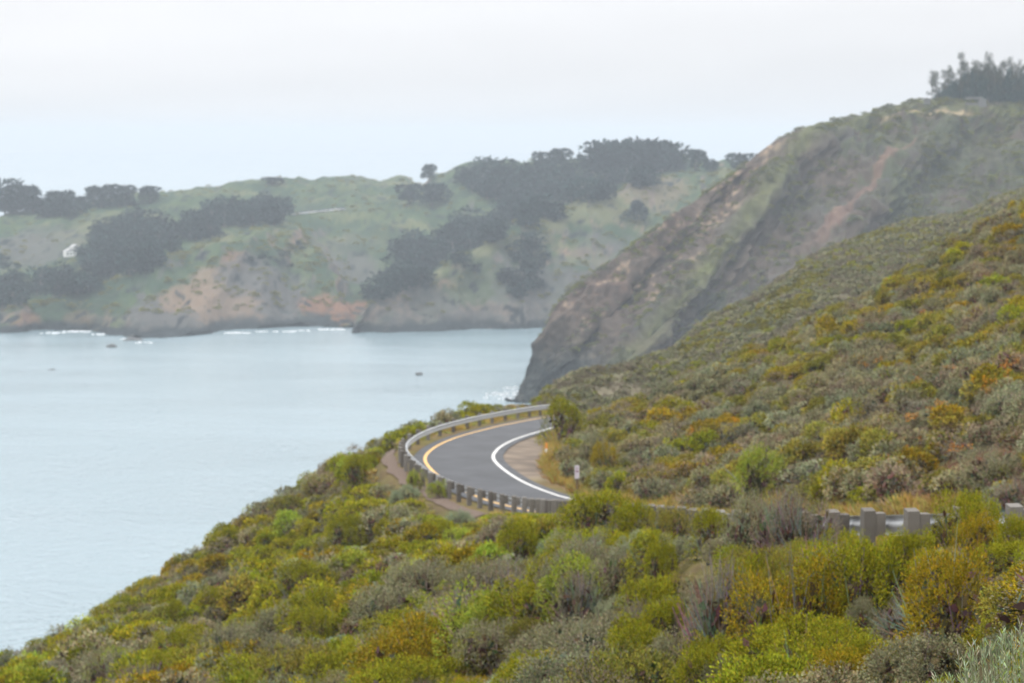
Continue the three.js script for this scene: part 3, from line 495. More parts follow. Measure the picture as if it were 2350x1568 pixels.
{
  const r = rng(77);
  for (let d = 10; d < 214;) {
    const step = lerp(0.85, 1.12, smooth(20, 120, d));
    for (let x = -0.222 * d - 2.5; x < 0.222 * d + 2.5; x += step) {
      const px = x + (r() - 0.5) * step * 0.9, pz = -(d + (r() - 0.5) * step * 0.9), [off, , s, dist] = offRoad(px, pz), keep = r(), a = r(), b = r(), c = r(), e = r();
      if (dist < 18 && off > (d < 92 ? -1.0 : -1.5) && off < ROADW + 1.6 + bay(s) * 1.05 + 2.6 * smooth(105, 75, -pz)) continue;
      if (nearPath(px, pz) < 1.25) continue;
      if (off < 0 && off > -2.6 && -pz > 95 && keep < 0.8) continue;
      if (isRed(px, pz) > 0.05 && keep < 0.9) continue;
      if (d < 15) continue;
      if (KEEP.some(([kx, kz, q]) => Math.hypot(px - kx, pz - kz) < q)) continue;
      const py = ground(px, pz); if (py < H - 45) continue;
      const upper = off > 0, n1 = fbm(px / 7, upper ? 3 : 8, pz / 9, 3), n2 = fbm(px / 3.2 + 20, 1, pz / 3.2, 3) + 0.35 * (a - 0.5);
      let kind;
      if (upper) kind = n2 > 0.17 ? (b < 0.6 ? 'olive' : 'gold') : n2 > 0.06 ? (b < 0.55 ? 'olive' : b < 0.75 ? 'green' : 'sage') : n2 > -0.12 ? (b < 0.68 ? 'sage' : b < 0.9 ? 'brown' : 'olive') : (b < 0.62 ? 'brown' : b < 0.92 ? 'sage' : 'silver');
      else kind = n2 > 0.05 ? (b < 0.72 ? 'green' : b < 0.9 ? 'gold' : 'lime') : n2 > -0.02 ? (b < 0.40 ? 'olive' : b < 0.82 ? 'green' : 'sage') : n2 > -0.16 ? (b < 0.5 ? 'sage' : b < 0.85 ? 'brown' : 'silver') : (b < 0.5 ? 'brown' : b < 0.8 ? 'silver' : 'sage');
      const size = 1.12 * (0.75 + 0.9 * c * c + 0.25 * n1) * (kind === 'silver' ? 0.8 : 1) * (upper ? 0.9 : 1) * lerp(0.72, 1, smooth(16, 45, d));
      spots.push({ x: px, y: py - 0.08, z: pz, kind, upper, w: size * (upper ? 1.55 : 1.55), h: size * (kind === 'silver' ? 0.62 : upper ? 0.95 : 1.0) * (0.8 + 0.4 * e) * (off < 0 && off > -3.5 ? (d < 31 ? 0.95 : d < 48 ? 1.75 : d < 78 ? 1.6 : 0.65) : 1), turn: r() * 6.283, v: Math.floor(r() * 3), tint: (upper ? 0.88 : 0.86) + 0.5 * r(), hue: (r() - 0.5) * 0.22, d });
      const q = spots[spots.length - 1], hl = lowered(q); if (hl < q.h) { if (hl < 0.28) spots.pop(); else { q.w *= Math.max(0.6, hl / q.h); q.h = hl; } }
    }
    d += step;
  }
}
const seenFrom = (q) => { const [u, v] = project(new THREE.Vector3(q.x, q.y + 0.5, q.z)); return u > -20 && u < 2370 && v < 1600; };
const score = (q) => q.w * q.h / (q.d * q.d);
const LAND = special.map(([k, u, vb, w, h, , short]) => [u, vb - h / 2, short]).concat([[1030, 1120, 'the dirt path'], [2010, 1180, 'the near guardrail post'], [1240, 1160, 'the guardrail end at the bend'], [1324, 1110, 'the signpost'], [250, 1365, 'the lower left skyline'], [100, 1530, 'the bottom left corner'], [2230, 1085, 'the right red soil patch'], [1930, 1100, 'the left red soil patch']]).filter((l) => l[2]);
const used = new Set();
function where(q) {                              // a phrase that singles a shrub out by its nearest landmark
  const [u, v] = project(new THREE.Vector3(q.x, q.y + q.h * 0.5, q.z)), near = LAND.map((l) => [Math.hypot(u - l[0], (v - l[1]) * 1.2), l]).sort((a, b) => a[0] - b[0]);
  const size = q.w * 5544 / q.d > 190 ? 'large ' : q.w * 5544 / q.d < 95 ? 'small ' : '', look = size + word[q.kind];
  for (const far of ['just ', '', 'further ']) for (const [dd, [lu, lv, n]] of near.slice(0, 4)) {
    const dx = u - lu, dy = v - lv, vert = Math.abs(dy) > 0.4 * Math.abs(dx) ? (dy > 0 ? 'below' : 'above') : '', hor = Math.abs(dx) > 0.4 * Math.abs(dy) ? (dx > 0 ? 'right of' : 'left of') : '';
    if ((far === 'just ') !== (dd < 110)) continue;
    const t = `${look} shrub ${far}${vert}${vert && hor ? ' and ' : ''}${hor} ${n}`; if (t.split(' ').length <= 16 && !used.has(t)) { used.add(t); return t; }
  }
  return null;
}
const ranked = spots.filter(seenFrom).sort((a, b) => score(b) - score(a));
const word = { lime: 'vivid yellow green', green: 'leafy bright green', gold: 'golden yellow', olive: 'olive green', sage: 'grey green', brown: 'dry grey brown', silver: 'pale silvery' };
const count = {}; let made = 0;
for (const q of ranked) {
  if (made >= 122) break; made++; q.single = true;
  const lb = where(q); if (!lb) { q.single = false; made--; continue; }
  makeShrub(q.kind, q.v, lb, `${word[q.kind]} shrubs ${q.upper ? 'above' : 'below'} the road`, new THREE.Vector3(q.x, q.y, q.z), q.w, q.h, q.turn, 0, 0);
}
const mtx = new THREE.Matrix4(), qt = new THREE.Quaternion(), eul = new THREE.Euler();
function scatter(name, geo, mat, list, label, category) {
  const m = new THREE.InstancedMesh(geo, mat, list.length); m.name = numbered(name); shade(m);
  list.forEach((q, i) => { eul.set(q.tx ?? 0, q.turn, q.tz ?? 0); qt.setFromEuler(eul); m.setMatrixAt(i, mtx.compose(new THREE.Vector3(q.x, q.y, q.z), qt, new THREE.Vector3(q.w / 2, q.h / 1.05, q.w / 2))); if (q.tint) m.setColorAt(i, new THREE.Color().setRGB(q.tint * (1 + q.hue), q.tint, q.tint * (1 - q.hue * 0.6))); });
  scene.add(m); return tag(m, label, category, null, 'stuff');
}
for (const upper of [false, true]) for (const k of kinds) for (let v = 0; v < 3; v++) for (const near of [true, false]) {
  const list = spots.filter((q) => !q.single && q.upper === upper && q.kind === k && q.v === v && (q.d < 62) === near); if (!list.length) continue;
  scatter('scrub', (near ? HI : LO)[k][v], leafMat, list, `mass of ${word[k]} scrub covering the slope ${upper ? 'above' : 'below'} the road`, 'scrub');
}

// ---------------------------------------------------------------- grasses and flowers along the verges
function tuft(seed, n, cols, l) { const L = new Leaves(seed), r = L.r; for (let k = 0; k < n; k++) { const d = L.dir(0.55), o = new THREE.Vector3((r() - 0.5) * 0.5, 0, (r() - 0.5) * 0.5); L.leaf(o, d, new THREE.Vector3().crossVectors(d, L.dir(-1)).normalize(), l * (0.6 + 0.7 * r()), 0.035, cols[Math.floor(r() * cols.length)].map((x) => x * (0.8 + 0.4 * r()))); } return L.build(); }
const dryTuft = tuft(5, 60, [[0.34, 0.215, 0.06], [0.28, 0.20, 0.05], [0.24, 0.21, 0.05], [0.34, 0.235, 0.12]], 0.55), greenTuft = tuft(6, 60, [[0.22, 0.22, 0.04], [0.26, 0.23, 0.07], [0.17, 0.20, 0.05]], 0.5);
{
  const r = rng(90), dry = [], grn = [];
  for (let s = 6; s < railLen - 8; s += 0.3) for (let k = 0; k < 8; k++) {
    const inside = k > 2; if (!inside && -ride(s, 0).z < 96) continue; const off = inside ? ROADW + 0.65 + bay(s) * 1.02 + 3.2 * r() ** 1.4 : -0.6 - 2.4 * r(); if (!inside && r() < 0.3) continue;
    const p = ride(s + r() * 0.3, off); if (nearPath(p.x, p.z) < 0.7 || (!inside && hidesPath(p.x, p.z, 1.0))) continue; const y = ground(p.x, p.z) - 0.04, g = fbm(p.x / 3, 1, p.z / 3, 2) + (inside ? 0.1 : -0.02);
    (g > -0.05 ? dry : grn).push({ x: p.x, y, z: p.z, turn: r() * 6.28, w: 2 * (0.7 + 0.5 * r()), h: (0.55 + 0.5 * r()) * (off < 0 ? 0.6 : 1), tint: 0.85 + 0.3 * r(), hue: (r() - 0.5) * 0.15 });
  }
  scatter('grass', dryTuft, leafMat, dry, 'dry golden grass along both verges of the road', 'grass'); scatter('grass', greenTuft, leafMat, grn, 'greenish grass along both verges of the road', 'grass');
  const L = new Leaves(31), rr = L.r; for (let k = 0; k < 26; k++) { const o = new THREE.Vector3((rr() - 0.5) * 0.5, 0.5 + 0.35 * rr(), (rr() - 0.5) * 0.5); for (let q = 0; q < 4; q++) { const d = L.dir(-0.2); L.leaf(o, d, new THREE.Vector3().crossVectors(d, Y).normalize(), 0.065, 0.06, [0.50, 0.17 + 0.06 * rr(), 0.015]); } }
  const fl = []; for (const [u, v] of [[2105, 905], [2110, 915], [2240, 938], [2250, 946], [2262, 678], [1605, 858], [1570, 1028], [1530, 1040], [2065, 1070], [2068, 1082], [2290, 900], [1996, 858], [2000, 864], [2205, 868], [2190, 880], [1690, 855], [2120, 750], [1880, 905], [2180, 1095], [2300, 885], [2080, 1005], [1560, 1050], [300, 1352], [2330, 890], [1700, 1000], [2150, 985], [2260, 660], [1990, 700], [1445, 930]]) { const p = onBank(u, v + 8); if (p) for (let k = 0; k < 3; k++) { const x = p.x + (r() - 0.5) * 1.1, z = p.z + (r() - 0.5) * 2.5; fl.push({ x, y: ground(x, z) + 0.5, z, turn: r() * 6.28, w: 2 * (0.3 + 0.4 * r()), h: 0.5 + 0.4 * r(), tint: 0.8 + 0.4 * r(), hue: 0 }); } }
  scatter('flowers', L.build(), leafMat, fl, 'clusters of small orange wildflowers among the shrubs above the road', 'wildflowers');
}
{ // the near sage plant at the bottom right, the one thing in focus: upright stems set with narrow leaves
  const c = P(2440, 1600, 10.6), L = new Leaves(61), S = new Leaves(62), r = L.r;
  const base = new THREE.Vector3(c.x, ground(c.x, c.z) - 0.05, c.z), top = P(2440, 1425, 10.6).y - base.y;
  for (let k = 0; k < 330; k++) {
    const a = r() * 6.283, q = Math.sqrt(r()), o = new THREE.Vector3(Math.cos(a) * q * 0.10, 0, Math.sin(a) * q * 0.10), tall = top - 0.33 * q * q - 0.10 * r() * r();
    const e = new THREE.Vector3(Math.cos(a) * q * 0.60 + (r() - 0.6) * 0.08, tall, Math.sin(a) * q * 0.55), m = o.clone().lerp(e, 0.55).add(new THREE.Vector3(Math.cos(a) * 0.05 * q, 0.02, Math.sin(a) * 0.05 * q));
    const tone = r(), col = mixc([0.20, 0.24, 0.12], [0.36, 0.39, 0.25], tone);
    S.tube(o, m, 0.006, 0.0045, [0.20, 0.19, 0.13], 3); S.tube(m, e, 0.0045, 0.002, [0.26, 0.28, 0.17], 3);
    for (let q2 = 0; q2 < 130; q2++) { const t = 1 - 0.62 * Math.pow(r(), 1.1), pt = m.clone().lerp(e, (t - 0.55) / 0.45), d = L.dir(0.1).add(e.clone().sub(m).normalize().multiplyScalar(0.9)).normalize(); L.leaf(pt, d, new THREE.Vector3().crossVectors(d, L.dir(-1)).normalize(), 0.022 + 0.026 * r(), 0.0052, (r() < 0.12 ? [0.24, 0.27, 0.05] : col).map((x) => x * (0.8 + 0.4 * r()))); }
  }
  const g = thing('sage_plant', 'pale grey green sage with upright feathery stems at the bottom right corner', 'plant', base);
  part(g, 'foliage', L.build(), leafMat); part(g, 'stems', S.build(), barkMat);
}

// ---------------------------------------------------------------- post markers beside the road
{
  const at = (u, vb) => { const p = onBank(u, vb) ?? P(u, vb, 115); p.y = ground(p.x, p.z); return p; };
  const p1 = at(1254, 1049), k1 = 0.00018 * -p1.z, h1 = 32 * k1, d = thing('delineator_post', 'slim white marker post with an orange top beside the bend', 'marker post', p1);
  const body = new THREE.CylinderGeometry(0.062, 0.066, h1 * 0.62, 12), cap = new THREE.CylinderGeometry(0.058, 0.063, h1 * 0.40, 12);
  part(d, 'post', body, std({ color: rgb(0.66, 0.66, 0.64), roughness: 0.6 })).position.y = h1 * 0.31; part(d, 'orange_band', cap, std({ color: rgb(0.62, 0.22, 0.03), roughness: 0.5 })).position.y = h1 * 0.82;
  const p2 = at(1324, 1150), k2 = 0.00018 * -p2.z, h2 = 84 * k2, w2 = 10.5 * k2, g = thing('sign_post', 'brown wooden post carrying a narrow white sign plate beside the road', 'signpost', p2);
  const pg = new THREE.BoxGeometry(0.09, h2, 0.09); part(g, 'post', pg, std({ color: rgb(0.10, 0.065, 0.04), roughness: 0.9 })).position.y = h2 / 2;
  const cv = document.createElement('canvas'); cv.width = 64; cv.height = 160; const cx = cv.getContext('2d'); cx.fillStyle = '#b4adb2'; cx.fillRect(0, 0, 64, 160); cx.fillStyle = '#8f6f80'; cx.fillRect(24, 20, 16, 34); cx.fillStyle = '#7d5468'; cx.fillRect(14, 62, 36, 22); cx.fillStyle = '#a294a4'; cx.fillRect(22, 100, 10, 40);
  const tx = new THREE.CanvasTexture(cv); tx.colorSpace = THREE.SRGBColorSpace;
  const plate = part(g, 'sign_plate', new THREE.BoxGeometry(w2, 31 * k2, 0.012), [0, 1, 2, 3, 4, 5].map((i) => std(i === 4 ? { map: tx, roughness: 0.6 } : { color: rgb(0.6, 0.6, 0.6), roughness: 0.6 }))); plate.position.set(0, h2 - 15.5 * k2, 0.055);
}

// ---------------------------------------------------------------- trees on the headland and the hill top
function cypress(seed, n, leaf, shape) {         // 10 m tall, wind-clipped: trunk with limbs, crown of lobes
  const L = new Leaves(seed), T = new Leaves(seed + 50), r = L.r, lobes = [], bark = [0.10, 0.085, 0.07];
  const cone = shape === 'cone', nl = cone ? 8 : 9;
  for (let k = 0; k < nl; k++) { const y = cone ? 1.5 + k * 1.0 : 2.2 + 6.4 * r(), q = cone ? (9.2 - y) * 0.22 : 2.6 * Math.sqrt(r()) * (0.6 + 0.06 * y), a = r() * 6.283; lobes.push([new THREE.Vector3(Math.cos(a) * q + (cone ? 0 : 0.16 * y), y, Math.sin(a) * q), cone ? Math.max(0.8, (10 - y) * 0.34) : 1.6 + 1.1 * r()]); }
  T.tube(new THREE.Vector3(), new THREE.Vector3(0.3, 4, 0), 0.38, 0.26, bark, 6); T.tube(new THREE.Vector3(0.3, 4, 0), new THREE.Vector3(0.8, 8, 0), 0.26, 0.1, bark, 5);
  for (const [c] of lobes) T.tube(new THREE.Vector3(0.25, Math.min(c.y * 0.6, 4), 0), c, 0.16, 0.05, bark, 4);
  for (let k = 0; k < n; k++) {
    const lb = lobes[Math.floor(r() * nl)], d = L.dir(-0.6), o = lb[0].clone().add(new THREE.Vector3(d.x * lb[1] * 1.15, d.y * lb[1] * (cone ? 0.9 : 0.62), d.z * lb[1] * 1.15).multiplyScalar(0.75 + 0.35 * r())), al = d.clone().add(L.dir(-1).multiplyScalar(0.8)).normalize();
    L.leaf(o, al, new THREE.Vector3().crossVectors(al, L.dir(-1)).normalize(), leaf * (0.6 + 0.8 * r()), leaf * 0.6, mixc([0.008, 0.019, 0.018], [0.02, 0.036, 0.030], r()));  // leaf tones pushed towards blue, painting in some distance haze
  }
  return [L.build(), T.build()];
}
function eucalyptus(seed) {                      // 18 m tall, bare stems with small high crowns
  const L = new Leaves(seed), T = new Leaves(seed + 50), r = L.r, bark = [0.15, 0.13, 0.11];
  let p = new THREE.Vector3(); const stem = [p]; for (let k = 0; k < 5; k++) { const q = p.clone().add(new THREE.Vector3((r() - 0.5) * 1.1, 3.3, (r() - 0.5) * 1.1)); T.tube(p, q, 0.30 - 0.045 * k, 0.255 - 0.045 * k, bark, 5); p = q; stem.push(p); }
  for (let k = 0; k < 20; k++) {
    const t = 0.9 + 4.05 * r(), i = Math.floor(t), a = stem[i].clone().lerp(stem[i + 1], t - i), d = L.dir(0.35), b = a.clone().addScaledVector(d, 1.2 + 1.8 * r()); T.tube(a, b, 0.09, 0.03, bark, 3);
    for (let q = 0; q < 42; q++) { const e = L.dir(-1), o = b.clone().add(new THREE.Vector3(e.x * 1.25, e.y * 1.5, e.z * 1.25).multiplyScalar(Math.cbrt(r()))), al = L.dir(-0.9); L.leaf(o, al, new THREE.Vector3().crossVectors(al, L.dir(-1)).normalize(), 0.75, 0.3, mixc([0.035, 0.042, 0.025], [0.085, 0.085, 0.05], r())); }
  }
  for (let q = 0; q < 60; q++) { const t = 2.4 + 2.55 * r(), i = Math.floor(t), e = L.dir(-1), o = stem[i].clone().lerp(stem[i + 1], t - i).addScaledVector(e, 0.7 * r()), al = L.dir(-0.6); L.leaf(o, al, new THREE.Vector3().crossVectors(al, L.dir(-1)).normalize(), 0.7, 0.3, mixc([0.035, 0.042, 0.025], [0.085, 0.085, 0.05], r())); }
  return [L.build(), T.build()];
}
const CY = [0, 1, 2, 3].map((k) => cypress(800 + k, 950, 1.15, 'wide')), CONE = cypress(820, 950, 1.1, 'cone'), EU = [0, 1, 2, 3].map((k) => eucalyptus(840 + k));
const treeR = rng(303);
function tree(name, [crown, trunk], p, h, w, label, group, unit = 10) {
  const g = thing(name, label, 'tree', p, group); part(g, 'crown', crown, leafMat); part(g, 'trunk', trunk, barkMat); g.scale.set(w, h / unit, w); g.rotation.y = treeR() * 6.28; return g;
}
const headHit = (u, v) => hit(u, v, HEAD);
for (const [u, vb, hp, wp, kind, label] of [
  [22, 488, 78, 92, 'wide', 'tall dark cypress at the left edge of the headland skyline'],
  [76, 488, 74, 60, 'wide', 'dark cypress with a ragged top, second from the left edge on the skyline'],
  [146, 486, 58, 62, 'wide', 'dark cypress between the ragged one and the gap on the left skyline'],
  [188, 484, 40, 46, 'wide', 'low round tree in the left skyline row before its small gap'],
  [215, 470, 44, 48, 'wide', 'first tree after the gap in the left skyline row'],
  [256, 468, 44, 50, 'wide', 'middle tree of the three after the gap in the left skyline row'],
  [292, 468, 42, 44, 'wide', 'last of the three close trees in the left skyline row'],
  [345, 466, 40, 54, 'wide', 'separate cypress ending the left skyline row on the right'],
  [625, 424, 18, 52, 'wide', 'low dark tree alone on the grassy skyline'],
  [986, 418, 40, 34, 'wide', 'lone small cypress standing up on the skyline above the gully'],
  [940, 466, 52, 54, 'wide', 'dark tree on the left of the cluster below the lone skyline cypress'],
  [990, 472, 62, 66, 'wide', 'largest dark tree of the cluster below the lone skyline cypress'],
  [1243, 385, 44, 36, 'wide', 'narrow cypress on the skyline left of a round one'],
  [1287, 388, 46, 56, 'wide', 'round cypress on the skyline between the narrow one and the big grove'],
  [1462, 505, 46, 64, 'cone', 'dark cone shaped tree alone on the pale slope left of the cliff'],
  [1597, 392, 50, 52, 'wide', 'flat topped cypress on the skyline right of the big grove'],
  [1555, 384, 36, 26, 'wide', 'small slim tree on the skyline at the right end of the big grove'],
  [1632, 392, 28, 34, 'wide', 'low tree on the skyline between the flat topped cypress and the cliff'],
  [1705, 392, 48, 66, 'wide', 'grey round tree on the skyline touching the cliff edge'],
]) { const p = headHit(u, vb); if (!p) continue; const k = 0.00018 * -p.z; tree('cypress_tree', kind === 'cone' ? CONE : CY[Math.floor(treeR() * 4)], p, hp * k, wp * k / 8.2, label); }
const grove = (regions, label, hpx = 44, keepLow = 0) => {
  const r = rng(label.length * 31 + 5), lists = [[], [], [], []];
  for (const [u, v, ru, rv, n] of regions) for (let k = 0; k < n; k++) {
    const a = r() * 6.283, q = Math.sqrt(r()), p = headHit(u + Math.cos(a) * q * ru, v + Math.sin(a) * q * rv); if (!p || p.y < 5) continue; const pu = project(p); if (Math.abs(pu[0] - 163) < 26 && pu[1] > 560 && pu[1] < 628) continue;
    const s = 0.00018 * -p.z * hpx * (0.65 + 0.5 * r()); lists[Math.floor(r() * 4)].push({ x: p.x, y: p.y - 1, z: p.z, turn: r() * 6.28, w: 2 * s / 7.5, h: 1.05 * s / 10, tint: 0.5 + 1.5 * r() * r(), hue: 0 });
  }
  const geos = []; // one object: every tree of the wood set into one mesh
  lists.forEach((l, i) => l.forEach((q) => { for (const src of CYL[i]) { const g = src.clone(); eul.set(0, q.turn, 0); qt.setFromEuler(eul); g.applyMatrix4(mtx.compose(new THREE.Vector3(q.x, q.y, q.z), qt, new THREE.Vector3(q.w / 2, q.h / 1.05, q.w / 2))); const cc = g.attributes.color; for (let k = 0; k < cc.count; k++) cc.setXYZ(k, cc.getX(k) * q.tint, cc.getY(k) * q.tint, cc.getZ(k) * q.tint); geos.push(g); } }));
  add('woods', mergeGeometries(geos), leafMat, label, 'grove', 'stuff');
};
const CYL = [0, 1, 2, 3].map((k) => cypress(860 + k, 190, 1.6, 'wide'));
grove([[20, 488, 60, 8, 16], [130, 492, 60, 8, 14]], 'dark cypress belt under the left skyline trees', 40);
grove([[250, 476, 70, 6, 14]], 'low cypress belt under the middle left skyline trees', 28);
grove([[310, 560, 95, 48, 70], [250, 612, 120, 26, 55], [110, 662, 110, 20, 40], [0, 690, 60, 16, 20]], 'large dark wood running down the left slope to the shore spur');
grove([[560, 505, 105, 18, 46], [455, 535, 45, 18, 24], [620, 495, 40, 14, 14]], 'dark rectangular wood above the tan cliffs');
grove([[1130, 425, 70, 34, 44], [1195, 440, 70, 34, 36], [1280, 420, 70, 22, 26]], 'broad dark wood on the ridge below the skyline');
grove([[1440, 392, 95, 8, 40], [1500, 388, 45, 8, 18], [1400, 394, 50, 6, 14]], 'big dark cypress grove on the highest skyline left of the cliff', 64);
grove([[1095, 540, 75, 22, 34], [1210, 505, 80, 18, 30], [1320, 455, 80, 14, 26], [1440, 425, 60, 10, 18], [1050, 570, 50, 18, 18]], 'dark wooded gully running up behind the pale spur');
grove([[960, 590, 50, 34, 34], [925, 650, 48, 22, 22], [880, 680, 26, 14, 8]], 'dark wood in the ravine above the orange cliff');
grove([[1215, 590, 38, 34, 16], [1195, 655, 46, 30, 14], [1070, 620, 40, 20, 5]], 'patch of dark trees on the middle spur', 36);
grove([[620, 600, 70, 14, 10], [680, 570, 30, 10, 6], [10, 602, 16, 10, 5]], 'scattered dark bushes along the tan cliff top', 16);
{
  const r = rng(404), top = [CLIFF];
  const stand = [[2140, 232, 62], [2150, 233, 66], [2165, 234, 74], [2176, 234, 72], [2188, 236, 80], [2204, 238, 106], [2208, 238, 92], [2221, 239, 84], [2236, 240, 98], [2246, 240, 100], [2258, 241, 96], [2270, 241, 108], [2282, 242, 96], [2296, 242, 98], [2308, 242, 92], [2321, 243, 104], [2332, 243, 102], [2345, 244, 90], [2357, 244, 96]];
  stand.forEach(([u, vb, hp], i) => { let p = hit(u, vb + 4, top) ?? P(u, vb, 1228); p.z -= 6 + 14 * r(); p.y = P(u, vb, -p.z).y; p.x = P(u, vb, -p.z).x; const k = 0.00018 * -p.z; tree('eucalyptus_tree', EU[i % 4], p, hp * k * (0.93 + 0.16 * r()), 0.8 + 0.35 * r(), `${['outermost left', 'second', 'third', 'fourth', 'fifth', 'tallest thin', 'seventh', 'eighth', 'ninth', 'tenth', 'eleventh', 'twelfth', 'thirteenth', 'fourteenth', 'fifteenth', 'sixteenth', 'seventeenth', 'eighteenth', 'outermost right'][i]} eucalyptus ${i === 0 || i === 5 || i === 18 ? 'of the hilltop stand on the skyline' : 'from the left in the hilltop stand'}`, 'eucalyptus trees in the hilltop stand', 18); });
  const geos = []; for (let k = 0; k < 210; k++) { const u = 2150 + 230 * r(), p = P(u, 240 + 5 * smooth(2150, 2350, u), 1236 + 26 * r()), s = (0.45 + 0.75 * r()) * lerp(5, 17, smooth(2130, 2250, u)); const c = CYL[k % 4][0].clone(); eul.set(0, r() * 6.28, 0); qt.setFromEuler(eul); c.applyMatrix4(mtx.compose(p, qt, new THREE.Vector3(0.3 + 0.25 * r(), s / 10, 0.3 + 0.25 * r()))); geos.push(c); }
  const und = add('undergrowth', mergeGeometries(geos), dull({ vertexColors: true, color: rgb(2.2, 2.0, 2.0), side: THREE.DoubleSide }), 'dense dark undergrowth between the hilltop eucalyptus trunks', 'undergrowth', 'stuff');
}

// ---------------------------------------------------------------- scrub on the far slopes
function onSurface(mesh, n, seed, ok) {
  const g = mesh.geometry, p = g.attributes.position, ix = g.index, r = rng(seed), cum = []; let tot = 0; const a = new THREE.Vector3(), b = new THREE.Vector3(), c = new THREE.Vector3();
  for (let k = 0; k < ix.count; k += 3) { a.fromBufferAttribute(p, ix.getX(k)); b.fromBufferAttribute(p, ix.getX(k + 1)); c.fromBufferAttribute(p, ix.getX(k + 2)); tot += b.sub(a).cross(c.sub(a)).length(); cum.push(tot); }
  const out = []; for (let q = 0; q < n; q++) { const x = r() * tot; let lo = 0, hi = cum.length - 1; while (lo < hi) { const m = (lo + hi) >> 1; if (cum[m] < x) lo = m + 1; else hi = m; } const k = lo * 3; a.fromBufferAttribute(p, ix.getX(k)); b.fromBufferAttribute(p, ix.getX(k + 1)); c.fromBufferAttribute(p, ix.getX(k + 2)); let s = r(), t = r(); if (s + t > 1) { s = 1 - s; t = 1 - t; } const o = a.clone().addScaledVector(b.sub(a), s).addScaledVector(c.sub(a), t), e = r(); if (ok(o, e)) out.push([o, r(), r(), r()]); }
  return out;
}
const FAR = {}; for (const k of ['sage', 'olive', 'brown', 'green']) FAR[k] = shrubFoliage(k, 1200 + k.length, 36, 7, 0.24, true);
{
  const lists = { sage: [], olive: [], brown: [], green: [] };
  for (const [o, a, b, c] of onSurface(SHOULDER, 46000, 55, (o) => o.z < -215 && o.z > -790)) { const n = fbm(o.x / 18, 2, o.z / 30, 3) + 0.3 * (a - 0.5), s = (0.8 + 1.2 * b) * lerp(1, 1.5, smooth(250, 700, -o.z)); lists[n > 0.2 ? 'olive' : n > -0.02 ? 'sage' : n > -0.06 ? 'green' : a < 0.5 ? 'brown' : 'sage'].push({ x: o.x, y: o.y - 0.1, z: o.z, turn: c * 6.28, w: 1.5 * s, h: 0.8 * s, tint: 0.66 + 0.28 * c, hue: 0.1 * (a - 0.5) - 0.03 }); }
  for (const k in lists) if (lists[k].length) scatter('scrub', FAR[k], leafMat, lists[k], `distant ${word[k]} scrub on the shoulder before the cliff`, 'scrub');
  const cl = { sage: [], olive: [], brown: [], green: [] };
  const scarPts = []; for (let tt = 0.1; tt < 0.5; tt += 0.01) { const u = 2183 - 667 * tt; scarPts.push(cliffAt(Math.pow((u - 1168) / (2520 - 1168), 1 / 1.15), 0.08 + 0.92 * tt)); }
  for (const [o, a, b, c] of onSurface(CLIFF, 17000, 56, (o, e) => o.y > 22 && !scarPts.some((q) => q.distanceToSquared(o) < 64) && fbm((o.x - o.y * 0.9) / 11, (o.x * 0.5 + o.y) / 40, o.z / 30 + 3) + 0.25 * (e - 0.5) + 0.12 * smooth(150, 300, o.x) > 0.02)) { const s = 1.2 + 2.6 * b * b; cl[a < 0.4 ? 'olive' : a < 0.7 ? 'sage' : a < 0.85 ? 'green' : 'brown'].push({ x: o.x, y: o.y - 0.3, z: o.z, turn: c * 6.28, w: 1.5 * s, h: 0.7 * s, tint: 0.5 + 0.35 * c, hue: -0.1 }); }
  for (const k in cl) scatter('scrub', FAR[k], leafMat, cl[k], `dark low ${word[k]} scrub clinging to the cliff hill`, 'scrub');
  const hd = []; HEAD.forEach((m, i) => { for (const [o, a, b, c] of onSurface(m, 3000, 57 + i, (o, e) => o.y > 10 && fbm(o.x / 14 + 5, o.y / 10, o.z / 14) + 0.3 * (e - 0.5) > 0.08)) { const s = 1.8 + 3 * b * b; hd.push({ x: o.x, y: o.y - 0.3, z: o.z, turn: c * 6.28, w: 1.6 * s, h: 0.7 * s, tint: 0.55 + 0.4 * c, hue: -0.08 }); } });
  scatter('scrub', FAR.olive, leafMat, hd, 'patchy dark scrub on the far headland slopes', 'scrub');
}

// ---------------------------------------------------------------- shore: surf, rocks, buildings, parked cars
const foamMat = std({ color: rgb(0.78, 0.81, 0.83), roughness: 0.9, bumpMap, bumpScale: 0.2 });
function foam(list, label) {
  const geos = [], r = rng(label.length * 7);
  for (const [u, v, wp, hp, n] of list) for (let k = 0; k < n * 3; k++) {
    const c0 = P(u, v, 1000), o = new THREE.Vector3(0, H, 0), dir = c0.sub(o); const t = (0.4 - H) / dir.y, p = o.clone().addScaledVector(dir, t), m = 0.00018 * -p.z;
    const x = p.x + (r() - 0.5) * wp * m, z = p.z + (r() - 0.5) * hp * m / 0.085 * 0.8, rx = (0.2 + 0.8 * r() * r()) * wp * m / 9, g = new THREE.SphereGeometry(1, 10, 6, 0, 6.283, 0, 1.57), q = g.attributes.position;
    for (let i = 0; i < q.count; i++) { const f = 1 + 0.5 * N3(q.getX(i) * 1.7 + k, q.getY(i) * 2, q.getZ(i) * 1.7 + u); q.setXYZ(i, q.getX(i) * f, q.getY(i) * f, q.getZ(i) * f); }
    g.scale(rx, 0.15 + 0.35 * r(), Math.min(rx * 0.7, 4)); g.translate(x, 0.02, z); g.computeVertexNormals(); geos.push(g);
  }
  return add('surf', mergeGeometries(geos), foamMat, label, 'surf', 'stuff');
}
foam([[175, 760, 60, 4, 16], [120, 763, 60, 4, 8]], 'white surf breaking on the shore below the left spur');
foam([[235, 766, 50, 3, 10], [295, 777, 36, 2, 12], [330, 785, 40, 2, 5]], 'small surf lines around the tip of the left spur');
